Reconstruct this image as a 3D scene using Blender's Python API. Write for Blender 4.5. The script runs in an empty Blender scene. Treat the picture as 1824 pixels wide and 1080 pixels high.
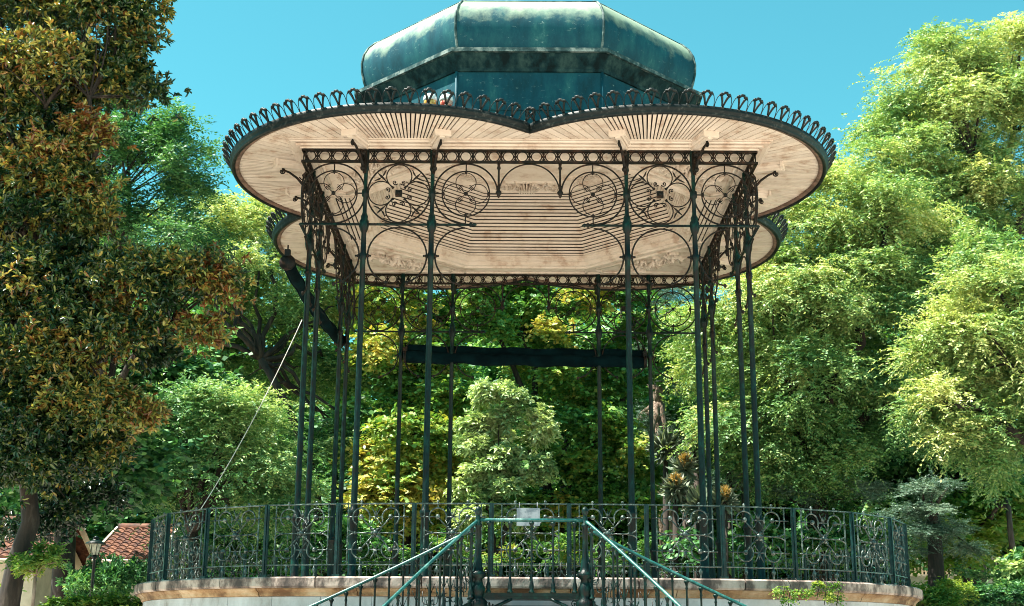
import bpy, math, random
import numpy as np
from mathutils import Matrix, Vector
from math import sin, cos, pi, radians, sqrt, atan2, tan, hypot

SC = bpy.context.scene
COL = SC.collection
rng = np.random.default_rng(7)
random.seed(7)
GZ = -1.96                      # ground level; eye level is 1.6 m above it
S = 3.7                         # half side of the iron frame

# ------------------------------------------------------------------ camera
F_PX, PITCH, ROLL, YAW = 2372.7, radians(14.76), radians(0.359), radians(0.18)
CAM = np.array([-0.207, -24.169, -0.36])
fw = np.array([-sin(YAW)*cos(PITCH), cos(YAW)*cos(PITCH), sin(PITCH)])
rt = np.array([cos(YAW), sin(YAW), 0.0]); up0 = np.cross(rt, fw)
rr = cos(ROLL)*rt + sin(ROLL)*up0
uu = -sin(ROLL)*rt + cos(ROLL)*up0
cam_d = bpy.data.cameras.new('camera'); cam = bpy.data.objects.new('camera', cam_d); COL.objects.link(cam)
cam_d.sensor_width = 36.0; cam_d.lens = F_PX/1824*36.0; cam_d.clip_end = 3000; cam_d.clip_start = 0.1
M = Matrix(((rr[0], uu[0], -fw[0], CAM[0]), (rr[1], uu[1], -fw[1], CAM[1]), (rr[2], uu[2], -fw[2], CAM[2]), (0, 0, 0, 1)))
cam.matrix_world = M
SC.camera = cam

def at(px, py, Y):
    """world point on the depth plane Y seen in the photograph at px, py"""
    d = fw*F_PX + rr*(px-912) + uu*(540-py)
    t = (Y-CAM[1])/d[1]
    return CAM + d*t
def ppm(Y): return F_PX/(Y-CAM[1])     # pixels per metre at that depth

# ------------------------------------------------------------------ world and sun
SUN_EL, SUN_AZ = radians(63), radians(10)       # from the left, a little in front
sd = np.array([-cos(SUN_EL)*cos(SUN_AZ), -cos(SUN_EL)*sin(SUN_AZ), sin(SUN_EL)])
W = bpy.data.worlds.new('World'); SC.world = W; W.use_nodes = True
nt = W.node_tree; nt.nodes.clear()
sky = nt.nodes.new('ShaderNodeTexSky'); sky.sky_type = 'NISHITA'; sky.sun_disc = False
sky.sun_elevation = SUN_EL; sky.sun_rotation = atan2(sd[0], sd[1]) % (2*pi)
sky.altitude = 0; sky.air_density = 1.0; sky.dust_density = 0.6; sky.ozone_density = 1.0
mul = nt.nodes.new('ShaderNodeMix'); mul.data_type = 'RGBA'; mul.blend_type = 'MULTIPLY'
mul.inputs[0].default_value = 1.0; mul.inputs[7].default_value = (0.54, 1.52, 1.17, 1)
bg = nt.nodes.new('ShaderNodeBackground'); bg.inputs[1].default_value = 0.05
wo = nt.nodes.new('ShaderNodeOutputWorld')
nt.links.new(sky.outputs[0], mul.inputs[6]); nt.links.new(mul.outputs[2], bg.inputs[0]); nt.links.new(bg.outputs[0], wo.inputs[0])
sl = bpy.data.lights.new('sun', 'SUN'); sl.energy = 5.0; sl.angle = radians(0.5); sl.color = (1.0, 0.94, 0.84)
so = bpy.data.objects.new('sun', sl); COL.objects.link(so)
so.rotation_euler = Vector(sd).to_track_quat('Z', 'Y').to_euler(); so.location = (-20, -20, 40)
SC.view_settings.view_transform = 'Standard'; SC.view_settings.look = 'None'
SC.view_settings.exposure = 1.9; SC.view_settings.gamma = 1.0
SC.render.engine = 'CYCLES'; SC.cycles.filter_width = 1.0
SC.cycles.max_bounces = 5; SC.cycles.diffuse_bounces = 3; SC.cycles.transparent_max_bounces = 4; SC.cycles.transmission_bounces = 2

# ------------------------------------------------------------------ materials
def newmat(name):
    m = bpy.data.materials.new(name); m.use_nodes = True
    n = m.node_tree; b = n.nodes['Principled BSDF']
    return m, n, b
def ramp(n, stops):
    r = n.nodes.new('ShaderNodeValToRGB'); e = r.color_ramp.elements
    while len(e) < len(stops): e.new(0.5)
    for i, (p, c) in enumerate(stops):
        e[i].position = p; e[i].color = (*c, 1)
    return r
def mottled(name, stops, scale=3.0, rough=0.6, metal=0.0, bump=0.0, bscale=40, detail=8, spec=0.5, stretch=(1, 1, 1), island=0.0):
    m, n, b = newmat(name)
    tc = n.nodes.new('ShaderNodeTexCoord'); mp = n.nodes.new('ShaderNodeMapping'); mp.inputs[3].default_value = stretch
    no = n.nodes.new('ShaderNodeTexNoise'); no.inputs['Scale'].default_value = scale; no.inputs['Detail'].default_value = detail
    no.inputs['Roughness'].default_value = 0.65
    r = ramp(n, [(.5+(p-.5)*.5, c) for p, c in stops])
    n.links.new(tc.outputs['Object'], mp.inputs[0]); n.links.new(mp.outputs[0], no.inputs['Vector'])
    n.links.new(no.outputs[0], r.inputs[0]); out = r.outputs[0]
    if island:                                  # every board or slat weathers a little differently
        ge = n.nodes.new('ShaderNodeNewGeometry'); mr = n.nodes.new('ShaderNodeMapRange'); mr.inputs[3].default_value = 1-island; mr.inputs[4].default_value = 1.0
        n.links.new(ge.outputs['Random Per Island'], mr.inputs[0])
        mm = n.nodes.new('ShaderNodeMix'); mm.data_type = 'RGBA'; mm.blend_type = 'MULTIPLY'; mm.inputs[0].default_value = 1
        n.links.new(out, mm.inputs[6]); n.links.new(mr.outputs[0], mm.inputs[7]); out = mm.outputs[2]
    n.links.new(out, b.inputs['Base Color'])
    b.inputs['Roughness'].default_value = rough; b.inputs['Metallic'].default_value = metal
    b.inputs['Specular IOR Level'].default_value = spec
    if bump:
        n2 = n.nodes.new('ShaderNodeTexNoise'); n2.inputs['Scale'].default_value = bscale; n2.inputs['Detail'].default_value = 6
        bu = n.nodes.new('ShaderNodeBump'); bu.inputs['Strength'].default_value = bump; bu.inputs['Distance'].default_value = 0.02
        n.links.new(mp.outputs[0], n2.inputs['Vector']); n.links.new(n2.outputs[0], bu.inputs['Height']); n.links.new(bu.outputs[0], b.inputs['Normal'])
    return m
MT = {}
MT['green_iron'] = mottled('green_iron', [(0.25, (0.007, 0.005, 0.004)), (0.38, (0.0012, 0.006, 0.006)), (0.6, (0.0016, 0.0135, 0.0115)), (0.8, (0.004, 0.036, 0.027))], 14, 0.38, 0.0, 0.25, 60, spec=0.22, stretch=(1, 1, 0.4))
MT['dark_iron'] = mottled('dark_iron', [(0.35, (0.006, 0.006, 0.005)), (0.6, (0.016, 0.010, 0.007)), (0.8, (0.05, 0.022, 0.012))], 10, 0.5, 0.0, 0.3, 60, spec=.2)
MT['crest_iron'] = mottled('crest_iron', [(0.35, (0.002, 0.006, 0.007)), (0.6, (0.006, 0.011, 0.011)), (0.85, (0.06, 0.06, 0.055))], 12, 0.5, 0.0, 0.2, 60, spec=.25)
MT['rail_iron'] = mottled('rail_iron', [(0.3, (0.008, 0.020, 0.018)), (0.5, (0.032, 0.052, 0.046)), (0.8, (0.20, 0.23, 0.21))], 16, 0.28, 0.2, 0.25, 70)
MT['post_iron'] = mottled('post_iron', [(0.3, (0.002, 0.012, 0.013)), (0.55, (0.003, 0.021, 0.021)), (0.8, (0.010, 0.055, 0.050))], 9, 0.35, 0.0, 0.2, 60, spec=.3)
MT['handrail'] = mottled('handrail', [(0.3, (0.004, 0.055, 0.052)), (0.55, (0.012, 0.095, 0.085)), (0.75, (0.06, 0.17, 0.15))], 12, 0.35, 0.0, 0.2, 60)
MT['wood'] = mottled('painted_wood', [(0.15, (0.52, 0.38, 0.29)), (0.42, (0.72, 0.615, 0.515)), (0.75, (0.78, 0.685, 0.59))], 3.2, 0.7, 0, 0.1, 40, island=0.16, spec=.2)
MT['wood_gap'] = mottled('wood_gap', [(0.3, (0.006, 0.002, 0.002)), (0.7, (0.02, 0.007, 0.005))], 5, 0.9)
MT['rim_wood'] = mottled('rim_wood', [(0.3, (0.10, 0.06, 0.045)), (0.7, (0.24, 0.15, 0.11))], 6, 0.7)
MT['stone_cap'] = mottled('stone_cap', [(0.3, (0.05, 0.035, 0.03)), (0.46, (0.17, 0.12, 0.10)), (0.6, (0.42, 0.32, 0.27)), (0.85, (0.56, 0.45, 0.39))], 3.2, 0.75, 0, 0.5, 25, stretch=(1, 1, 0.6), island=.25)  # stains on the cap, with sun dapple painted into the same blotches
MT['stone_mould'] = mottled('stone_mould', [(0.3, (0.14, 0.065, 0.025)), (0.5, (0.36, 0.22, 0.11)), (0.75, (0.52, 0.39, 0.26))], 2.0, 0.8, 0, 0.4, 25, island=.3)
MT['plaster'] = mottled('cream_plaster', [(0.3, (0.45, 0.38, 0.28)), (0.7, (0.6, 0.52, 0.4))], 2.0, 0.85)
MT['dark_wood'] = mottled('dark_wood', [(0.3, (0.03, 0.02, 0.015)), (0.7, (0.07, 0.045, 0.03))], 4, 0.6)
MT['bark'] = mottled('bark', [(0.3, (0.010, 0.007, 0.005)), (0.6, (0.030, 0.020, 0.014)), (0.8, (0.07, 0.052, 0.040))], 6, 0.9, 0, 0.9, 14, stretch=(1, 1, 0.25))
MT['pale_bark'] = mottled('pale_bark', [(0.3, (0.13, 0.08, 0.05)), (0.7, (0.3, 0.22, 0.17))], 8, 0.9, 0, 0.8, 14, stretch=(1, 1, 0.3))
MT['awning'] = mottled('awning_cloth', [(0.35, (0.001, 0.006, 0.008)), (0.7, (0.002, 0.013, 0.016))], 3, 0.9, 0, 0.3, 20, spec=0.05)
MT['rope'] = mottled('rope', [(0.3, (0.45, 0.43, 0.38)), (0.7, (0.7, 0.68, 0.62))], 20, 0.9)
MT['white'] = mottled('white_enamel', [(0.35, (0.5, 0.5, 0.5)), (0.6, (0.8, 0.8, 0.8))], 8, 0.4)
MT['plate'] = mottled('sign_plate', [(0.35, (0.16, 0.17, 0.20)), (0.65, (0.34, 0.34, 0.37))], 9, 0.35)
MT['amber_glass'] = mottled('amber_glass', [(0.35, (0.45, 0.16, 0.02)), (0.65, (0.75, 0.48, 0.12))], 14, 0.1)
MT['red_glass'] = mottled('red_glass', [(0.35, (0.42, 0.02, 0.01)), (0.65, (0.75, 0.42, 0.3))], 14, 0.1)
MT['lamp_glass'] = mottled('lamp_glass', [(0.35, (0.25, 0.27, 0.2)), (0.65, (0.5, 0.5, 0.4))], 9, 0.15)
MT['tile'] = None

def roof_metal():
    m, n, b = newmat('patina_sheet')
    tc = n.nodes.new('ShaderNodeTexCoord'); mp = n.nodes.new('ShaderNodeMapping'); mp.inputs[3].default_value = (1, 1, 0.4)
    no = n.nodes.new('ShaderNodeTexNoise'); no.inputs['Scale'].default_value = 2.6; no.inputs['Detail'].default_value = 10; no.inputs['Roughness'].default_value = 0.7
    r = ramp(n, [(0.30, (0.002, 0.032, 0.044)), (0.5, (0.003, 0.056, 0.080)), (0.62, (0.010, 0.085, 0.10)), (0.78, (0.06, 0.18, 0.17))])
    n.links.new(tc.outputs['Object'], mp.inputs[0]); n.links.new(mp.outputs[0], no.inputs['Vector']); n.links.new(no.outputs[0], r.inputs[0])
    # fine scratches and worn spots
    n2 = n.nodes.new('ShaderNodeTexNoise'); n2.inputs['Scale'].default_value = 7; n2.inputs['Detail'].default_value = 12; n2.inputs['Roughness'].default_value = 0.8
    mp2 = n.nodes.new('ShaderNodeMapping'); mp2.inputs[3].default_value = (1, 1, 2.2)
    n.links.new(tc.outputs['Object'], mp2.inputs[0]); n.links.new(mp2.outputs[0], n2.inputs['Vector'])
    r2 = ramp(n, [(0.60, (0, 0, 0)), (0.66, (1, 1, 1))])
    n.links.new(n2.outputs[0], r2.inputs[0])
    mx = n.nodes.new('ShaderNodeMix'); mx.data_type = 'RGBA'; mx.inputs[7].default_value = (0.22, 0.32, 0.30, 1)
    n.links.new(r2.outputs[0], mx.inputs[0]); n.links.new(r.outputs[0], mx.inputs[6])
    # pale worn paint on the crown, plus its sunlit top painted in by height
    sx = n.nodes.new('ShaderNodeSeparateXYZ'); n.links.new(tc.outputs['Object'], sx.inputs[0])
    n3 = n.nodes.new('ShaderNodeTexNoise'); n3.inputs['Scale'].default_value = 2.6; n3.inputs['Detail'].default_value = 9; n3.inputs['Roughness'].default_value = 0.65
    n.links.new(tc.outputs['Object'], n3.inputs['Vector'])
    ad = n.nodes.new('ShaderNodeMath'); ad.operation = 'MULTIPLY_ADD'; ad.inputs[1].default_value = 1.7; ad.inputs[2].default_value = -9.1
    mu = n.nodes.new('ShaderNodeMath'); mu.operation = 'MULTIPLY_ADD'; mu.inputs[1].default_value = 1.3; mu.inputs[2].default_value = -9.17
    n.links.new(sx.outputs[2], mu.inputs[0])
    # height term (z 10.5 -> 10.9) plus noise
    h = n.nodes.new('ShaderNodeMapRange'); h.inputs[1].default_value = 10.16; h.inputs[2].default_value = 10.95; h.inputs[3].default_value = 0; h.inputs[4].default_value = 1
    n.links.new(sx.outputs[2], h.inputs[0])
    sm = n.nodes.new('ShaderNodeMath'); sm.operation = 'ADD'; n.links.new(h.outputs[0], sm.inputs[0]); n.links.new(n3.outputs[0], sm.inputs[1])
    r3 = ramp(n, [(0.66, (0, 0, 0)), (1.05 if False else 1.0, (1, 1, 1))]); n.links.new(sm.outputs[0], r3.inputs[0])
    mx2 = n.nodes.new('ShaderNodeMix'); mx2.data_type = 'RGBA'; mx2.inputs[7].default_value = (0.26, 0.34, 0.25, 1)
    n.nodes.remove(ad); n.nodes.remove(mu)
    n.links.new(r3.outputs[0], mx2.inputs[0]); n.links.new(mx.outputs[2], mx2.inputs[6]); n.links.new(mx2.outputs[2], b.inputs['Base Color'])
    b.inputs['Roughness'].default_value = 0.6; b.inputs['Specular IOR Level'].default_value = 0.2
    bu = n.nodes.new('ShaderNodeBump'); bu.inputs['Strength'].default_value = 0.12; bu.inputs['Distance'].default_value = 0.05
    n.links.new(no.outputs[0], bu.inputs['Height']); n.links.new(bu.outputs[0], b.inputs['Normal'])
    return m
MT['patina'] = roof_metal()
MT['patina_dark'] = mottled('patina_dark', [(0.3, (0.004, 0.012, 0.013)), (0.5, (0.007, 0.028, 0.032)), (0.8, (0.035, 0.07, 0.065))], 4, 0.7, 0, 0.2, 20, spec=0.1, stretch=(1, 1, .5))
MT['patina_lip'] = mottled('patina_lip', [(0.3, (0.015, 0.04, 0.042)), (0.5, (0.04, 0.08, 0.08)), (0.8, (0.22, 0.26, 0.24))], 6, 0.6, 0, 0.2, 20, spec=.2)

def wall_slabs():
    """grey-white marble slabs: joints by angle round the plinth"""
    m, n, b = newmat('marble_slabs')
    tc = n.nodes.new('ShaderNodeTexCoord')
    no = n.nodes.new('ShaderNodeTexNoise'); no.inputs['Scale'].default_value = 1.7; no.inputs['Detail'].default_value = 10; no.inputs['Roughness'].default_value = 0.7
    mp = n.nodes.new('ShaderNodeMapping'); mp.inputs[3].default_value = (1, 1, 0.5)
    n.links.new(tc.outputs['Object'], mp.inputs[0]); n.links.new(mp.outputs[0], no.inputs['Vector'])
    r = ramp(n, [(0.28, (0.16, 0.13, 0.11)), (0.42, (0.38, 0.37, 0.37)), (0.6, (0.52, 0.52, 0.54)), (0.8, (0.62, 0.56, 0.5))])
    n.links.new(no.outputs[0], r.inputs[0]); n.links.new(r.outputs[0], b.inputs['Base Color'])
    b.inputs['Roughness'].default_value = 0.6
    return m
MT['slabs'] = wall_slabs()
def tile_mat():
    m, n, b = newmat('roof_tiles')
    tc = n.nodes.new('ShaderNodeTexCoord')
    no = n.nodes.new('ShaderNodeTexNoise'); no.inputs['Scale'].default_value = 5; no.inputs['Detail'].default_value = 6
    n.links.new(tc.outputs['Object'], no.inputs['Vector'])
    r = ramp(n, [(0.35, (0.03, 0.010, 0.007)), (0.5, (0.10, 0.032, 0.014)), (0.65, (0.18, 0.075, 0.038))])
    n.links.new(no.outputs[0], r.inputs[0]); n.links.new(r.outputs[0], b.inputs['Base Color']); b.inputs['Roughness'].default_value = 0.8
    return m
MT['tile'] = tile_mat()

def leafmat(name, stops, trans=0.25, rough=0.5, spec=0.4):
    m, n, b = newmat(name)
    a = n.nodes.new('ShaderNodeAttribute'); a.attribute_name = 'tint'
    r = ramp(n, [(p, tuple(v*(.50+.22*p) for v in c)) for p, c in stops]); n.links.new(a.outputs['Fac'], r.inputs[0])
    n.links.new(r.outputs[0], b.inputs['Base Color']); b.inputs['Roughness'].default_value = rough
    b.inputs['Specular IOR Level'].default_value = spec
    t = n.nodes.new('ShaderNodeBsdfTranslucent')
    hs = n.nodes.new('ShaderNodeMix'); hs.data_type = 'RGBA'; hs.blend_type = 'MULTIPLY'; hs.inputs[0].default_value = 1; hs.inputs[7].default_value = (1.3, 1.35, 0.6, 1)
    n.links.new(r.outputs[0], hs.inputs[6]); n.links.new(hs.outputs[2], t.inputs[0])
    mx = n.nodes.new('ShaderNodeMixShader'); mx.inputs[0].default_value = trans
    out = n.nodes['Material Output']
    n.links.new(b.outputs[0], mx.inputs[1]); n.links.new(t.outputs[0], mx.inputs[2]); n.links.new(mx.outputs[0], out.inputs[0])
    return m
# ramp position 0..1: own greens, yellow and rust; dark stops carry painted shade, pale ones painted sun
LM = {
 'locust': leafmat('locust_leaves', [(0.0, (0.04, 0.18, 0.065)), (0.4, (0.20, 0.43, 0.14)), (0.65, (0.44, 0.62, 0.20)), (1.0, (0.90, 0.88, 0.36))], 0.24),
 'magnolia': leafmat('magnolia_leaves', [(0.0, (0.006, 0.035, 0.018)), (0.40, (0.035, 0.10, 0.03)), (0.58, (0.17, 0.22, 0.05)), (0.72, (0.62, 0.56, 0.13)), (0.80, (0.50, 0.32, 0.07)), (0.90, (0.32, 0.12, 0.03)), (1.0, (0.20, 0.07, 0.02))], 0.15, 0.3, 0.6),
 'maple': leafmat('maple_leaves', [(0.0, (0.05, 0.22, 0.06)), (0.45, (0.22, 0.50, 0.11)), (0.62, (0.40, 0.56, 0.12)), (0.82, (0.62, 0.56, 0.11)), (1.0, (0.66, 0.48, 0.12))], 0.24),
 'dark': leafmat('dark_leaves', [(0.0, (0.03, 0.16, 0.06)), (0.5, (0.16, 0.43, 0.14)), (1.0, (0.48, 0.70, 0.22))], 0.25),
 'teal': leafmat('teal_leaves', [(0.0, (0.06, 0.24, 0.10)), (0.45, (0.22, 0.50, 0.19)), (1.0, (0.68, 0.80, 0.32))], 0.3),
 'grey': leafmat('grey_leaves', [(0.0, (0.10, 0.26, 0.09)), (0.5, (0.32, 0.52, 0.22)), (1.0, (0.70, 0.82, 0.42))], 0.25),
 'cedar': leafmat('cedar_needles', [(0.0, (0.04, 0.12, 0.08)), (0.5, (0.15, 0.29, 0.20)), (1.0, (0.42, 0.54, 0.40))], 0.15),
 'bright': leafmat('bright_leaves', [(0.0, (0.06, 0.22, 0.04)), (0.5, (0.17, 0.36, 0.06)), (1.0, (0.42, 0.50, 0.10))], 0.4),
 'yucca': leafmat('yucca_blades', [(0.0, (0.12, 0.2, 0.13)), (0.6, (0.36, 0.42, 0.30)), (0.8, (0.45, 0.27, 0.08)), (1.0, (0.55, 0.36, 0.10))], 0.15),
}

# ------------------------------------------------------------------ mesh helpers
class MB:
    def __init__(s): s.v = []; s.f = []; s.sm = []
    def add(s, vs, fs, smooth=True):
        o = len(s.v); s.v.extend([tuple(map(float, p)) for p in vs]); s.f.extend([tuple(i+o for i in f) for f in fs]); s.sm.extend([smooth]*len(fs)); return s
    def tube(s, pts, r, n=6, closed=False, sc=None):
        P = [Vector(p) for p in pts]; k = len(P)
        rs = r if hasattr(r, '__len__') else [r]*k
        vs = []; prev = None
        for i in range(k):
            a = P[(i-1) % k] if (closed or i > 0) else P[i]; b = P[(i+1) % k] if (closed or i < k-1) else P[i]
            t = (b-a); t = t.normalized() if t.length > 1e-9 else Vector((0, 0, 1))
            if prev is None:
                x = t.cross(Vector((0, 0, 1)));
                if x.length < 0.1: x = t.cross(Vector((0, 1, 0)))
                if x.length < 0.1: x = t.cross(Vector((1, 0, 0)))
                x.normalize()
            else:
                x = prev - t*prev.dot(t)
                if x.length < 1e-4: x = t.orthogonal()
                x.normalize()
            prev = x; y = t.cross(x)
            for j in range(n):
                q = 2*pi*j/n + pi/n
                vs.append(P[i]+(x*cos(q)+y*sin(q))*rs[i])
        fs = []
        for i in range(k if closed else k-1):
            a = i*n; b = ((i+1) % k)*n
            for j in range(n): fs.append((a+j, a+(j+1) % n, b+(j+1) % n, b+j))
        if not closed: fs.append(tuple(range(n-1, -1, -1))); fs.append(tuple((k-1)*n+j for j in range(n)))
        return s.add(vs, fs)
    def box(s, c, d, rot=0.0):
        x, y, z = c; a, b, h = d[0]/2, d[1]/2, d[2]/2; cs, sn = cos(rot), sin(rot); vs = []
        for k in (-h, h):
            for i, j in ((-a, -b), (a, -b), (a, b), (-a, b)): vs.append((x+i*cs-j*sn, y+i*sn+j*cs, z+k))
        return s.add(vs, [(3, 2, 1, 0), (4, 5, 6, 7), (0, 1, 5, 4), (1, 2, 6, 5), (2, 3, 7, 6), (3, 0, 4, 7)], False)
    def lathe(s, c, prof, n=10, axis='z', smooth=True):
        vs = []; fs = []
        for (r, h) in prof:
            for j in range(n):
                q = 2*pi*j/n
                if axis == 'z': vs.append((c[0]+r*cos(q), c[1]+r*sin(q), c[2]+h))
                elif axis == 'y': vs.append((c[0]+r*cos(q), c[1]+h, c[2]+r*sin(q)))
                else: vs.append((c[0]+h, c[1]+r*cos(q), c[2]+r*sin(q)))
        for i in range(len(prof)-1):
            for j in range(n): fs.append((i*n+j, i*n+(j+1) % n, (i+1)*n+(j+1) % n, (i+1)*n+j))
        fs.append(tuple(range(n-1, -1, -1))); fs.append(tuple((len(prof)-1)*n+j for j in range(n)))
        return s.add(vs, fs, smooth)
    def ball(s, c, r, n=8, sq=1.0):
        return s.lathe(c, [(r*sin(pi*i/6)+1e-4, -r*sq*cos(pi*i/6)) for i in range(7)], n)
    def arcxz(s, c, R, a0, a1, r, n=24, seg=6, y=None):
        full = abs(abs(a1-a0)-360) < 1e-6
        k = n if full else n+1
        pts = [(c[0]+R*cos(radians(a0+(a1-a0)*i/n)), c[1], c[2]+R*sin(radians(a0+(a1-a0)*i/n))) for i in range(k)]
        return s.tube(pts, r, seg, full)
    def spiral(s, c, R, a0, turns, r, plane='xz', n=18, r1=0.3, ratio=0.12):
        pts = []; rs = []
        for i in range(n+1):
            t = i/n; q = radians(a0)+turns*2*pi*t; rad = R*(1-t)+R*ratio*t
            if plane == 'xz': pts.append((c[0]+rad*cos(q), c[1], c[2]+rad*sin(q)))
            else: pts.append((c[0]+rad*cos(q), c[1]+rad*sin(q), c[2]))
            rs.append(r*(1-t*(1-r1)))
        s.tube(pts, rs, 5); s.ball(pts[-1], r*1.5, 6); return s
    def mesh(s, name):
        m = bpy.data.meshes.new(name); m.from_pydata(s.v, [], s.f)
        m.polygons.foreach_set('use_smooth', s.sm); m.update(); return m

def tag(o, label=None, cat=None, group=None, kind=None):
    if label: o['label'] = label
    if cat: o['category'] = cat
    if group: o['group'] = group
    if kind: o['kind'] = kind
    return o
def thing(name, loc, label, cat, group=None):
    o = bpy.data.objects.new(name, None); COL.objects.link(o); o.location = loc; o.empty_display_size = 0.3
    return tag(o, label, cat, group)
def part(name, mb, mat, parent=None, mtx=None, label=None):
    """a mesh (or a shared mesh) built in world coordinates"""
    me = mb.mesh(name) if isinstance(mb, MB) else mb
    if mat is not None and not me.materials: me.materials.append(mat)
    o = bpy.data.objects.new(name, me); COL.objects.link(o)
    if parent is not None:
        o.parent = parent
        base = parent
        off = Vector((0, 0, 0))
        while base is not None:
            off += Vector(base.location) if base.type == 'EMPTY' else Vector((0, 0, 0)); base = base.parent
        o.matrix_parent_inverse = Matrix.Translation(-off) if parent.type == 'EMPTY' else parent_world(parent).inverted()
    if mtx is not None: o.matrix_basis = mtx
    if label: o['label'] = label
    return o
def parent_world(p):
    m = p.matrix_basis.copy()
    if p.parent: m = parent_world(p.parent) @ p.matrix_parent_inverse @ m
    return m
def T(x, y, z, rz=0.0, sx=1.0, sy=1.0, sz=1.0):
    return Matrix.Translation((x, y, z)) @ Matrix.Rotation(rz, 4, 'Z') @ Matrix.Diagonal((sx, sy, sz, 1))

# ------------------------------------------------------------------ ground
g = MB(); g.add([(-600, -600, GZ), (600, -600, GZ), (600, 600, GZ), (-600, 600, GZ)], [(0, 1, 2, 3)], False)
go = part('ground', g, mottled('gravel', [(0.3, (0.36, 0.30, 0.25)), (0.5, (0.46, 0.39, 0.33)), (0.7, (0.54, 0.46, 0.40))], 3, 0.95, 0, 0.6, 30)); tag(go, kind='structure')
# lawn behind and beside, gravel apron round the bandstand
lw = MB(); lw.add([(-120, 9.5, GZ+.004), (120, 9.5, GZ+.004), (120, 200, GZ+.004), (-120, 200, GZ+.004)], [(0, 1, 2, 3)], False)
lo_ = part('lawn', lw, mottled('grass_lawn', [(0.3, (0.03, 0.07, 0.015)), (0.7, (0.09, 0.15, 0.03))], 2, 0.95, 0, 0.8, 30)); tag(lo_, kind='structure')

# ------------------------------------------------------------------ stone plinth
FZ = 0.62                                   # top of the stone rim
NE, RB = 3.2, 6.12                          # squarish rounded plan: exponent and half width (rail line)
def sup(t, R, n=NE):
    c, s_ = cos(t), sin(t)
    return (R*math.copysign(abs(c)**(2/n), c), R*math.copysign(abs(s_)**(2/n), s_))
def outline(R, N=720):
    tt = [2*pi*i/N for i in range(N)]
    return [sup(t, R) for t in tt]
def arclen_pts(R, count, phase=0.0):
    P = outline(R, 8000); P.append(P[0]); L = [0]
    for i in range(8000): L.append(L[-1]+hypot(P[i+1][0]-P[i][0], P[i+1][1]-P[i][1]))
    out = []; j = 0
    # start from the middle of the front (angle -90deg)
    for k in range(count):
        target = ((0.75+(k+phase)/count) % 1.0)*L[-1]
        j = int(np.searchsorted(L, target))-1; j = max(0, min(7999, j))
        f = (target-L[j])/(L[j+1]-L[j]+1e-12)
        out.append((P[j][0]*(1-f)+P[j+1][0]*f, P[j][1]*(1-f)+P[j+1][1]*f))
    return out
def ringmesh(mb, prof, N=240, smooth=True, closed_prof=True):
    """sweep (offset R, z) profile round the plan"""
    n = len(prof); vs = []; fs = []
    tt = arclen_pts(1.0, N)
    for (ux, uy) in tt:
        for (R, z) in prof: vs.append((ux*R, uy*R, z))
    for i in range(N):
        for j in range(n if closed_prof else n-1):
            a = i*n+j; b = i*n+(j+1) % n; c = ((i+1) % N)*n+(j+1) % n; d = ((i+1) % N)*n+j
            fs.append((a, d, c, b))
    mb.add(vs, fs, smooth)
BS = thing('bandstand', (0, 0, GZ), 'ornate iron bandstand with pale boarded quatrefoil canopy, blue-green drum and stone plinth', 'bandstand')
def ringblocks(mb, prof, nb, gap=.012, N=240, ph=0):
    """the same sweep cut into dressed blocks with open joints"""
    tt = arclen_pts(1.0, N); n = len(prof); st = N//nb
    for k in range(nb):
        pts_ = [tt[(k*st+i+ph) % N] for i in range(st+1)]
        f = gap/(2*pi*6.1/N*1.1)
        a0 = (pts_[0][0]*(1-f)+pts_[1][0]*f, pts_[0][1]*(1-f)+pts_[1][1]*f); a1 = (pts_[-1][0]*(1-f)+pts_[-2][0]*f, pts_[-1][1]*(1-f)+pts_[-2][1]*f)
        pts_[0] = a0; pts_[-1] = a1; j_ = rng.uniform(-.004, .004)
        vs = [(ux*(R+j_), uy*(R+j_), z) for ux, uy in pts_ for R, z in prof]
        fs = [(i*n+j, (i+1)*n+j, (i+1)*n+(j+1) % n, i*n+(j+1) % n) for i in range(st) for j in range(n)]
        fs += [tuple(range(n)), tuple(range(st*n+n-1, st*n-1, -1))]
        mb.add(vs, fs, False)
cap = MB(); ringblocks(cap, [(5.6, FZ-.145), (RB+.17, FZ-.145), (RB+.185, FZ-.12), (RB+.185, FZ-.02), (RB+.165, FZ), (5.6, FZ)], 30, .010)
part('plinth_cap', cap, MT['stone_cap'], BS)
mo = MB(); ringblocks(mo, [(5.7, FZ-.25), (RB+.06, FZ-.25), (RB+.075, FZ-.235), (RB+.085, FZ-.20), (RB+.13, FZ-.16), (RB+.13, FZ-.146), (5.7, FZ-.146)], 30, .006, 240, 3)
part('plinth_moulding', mo, MT['stone_mould'], BS)
wl = MB()
pts = arclen_pts(1.0, 240)
N_SL = 60
for k in range(N_SL):                        # upright slabs with real joints
    a, b = k*4, k*4+4
    Rw = RB+.045
    P = [pts[(a+i) % 240] for i in range(5)]
    q = []
    for i, (ux, uy) in enumerate(P):
        x, y = ux*Rw, uy*Rw
        if i == 0: x2, y2 = P[1][0]*Rw, P[1][1]*Rw; f = .018; x, y = x+(x2-x)*f, y+(y2-y)*f
        if i == 4: x2, y2 = P[3][0]*Rw, P[3][1]*Rw; f = .018; x, y = x+(x2-x)*f, y+(y2-y)*f
        q.append((x, y))
    vs = [(x, y, z) for z in (GZ+.3, FZ-.256) for x, y in q]
    vs += [(x*.985, y*.985, z) for z in (GZ+.3, FZ-.256) for x, y in (q[0], q[4])]
    wl.add(vs, [(i, i+1, i+6, i+5) for i in range(4)]+[(10, 0, 5, 12), (4, 11, 13, 9)], False)
ringmesh(wl, [(5.8, GZ), (RB+.03, GZ), (RB+.03, FZ-.25), (5.8, FZ-.25)], 240, False)
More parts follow.
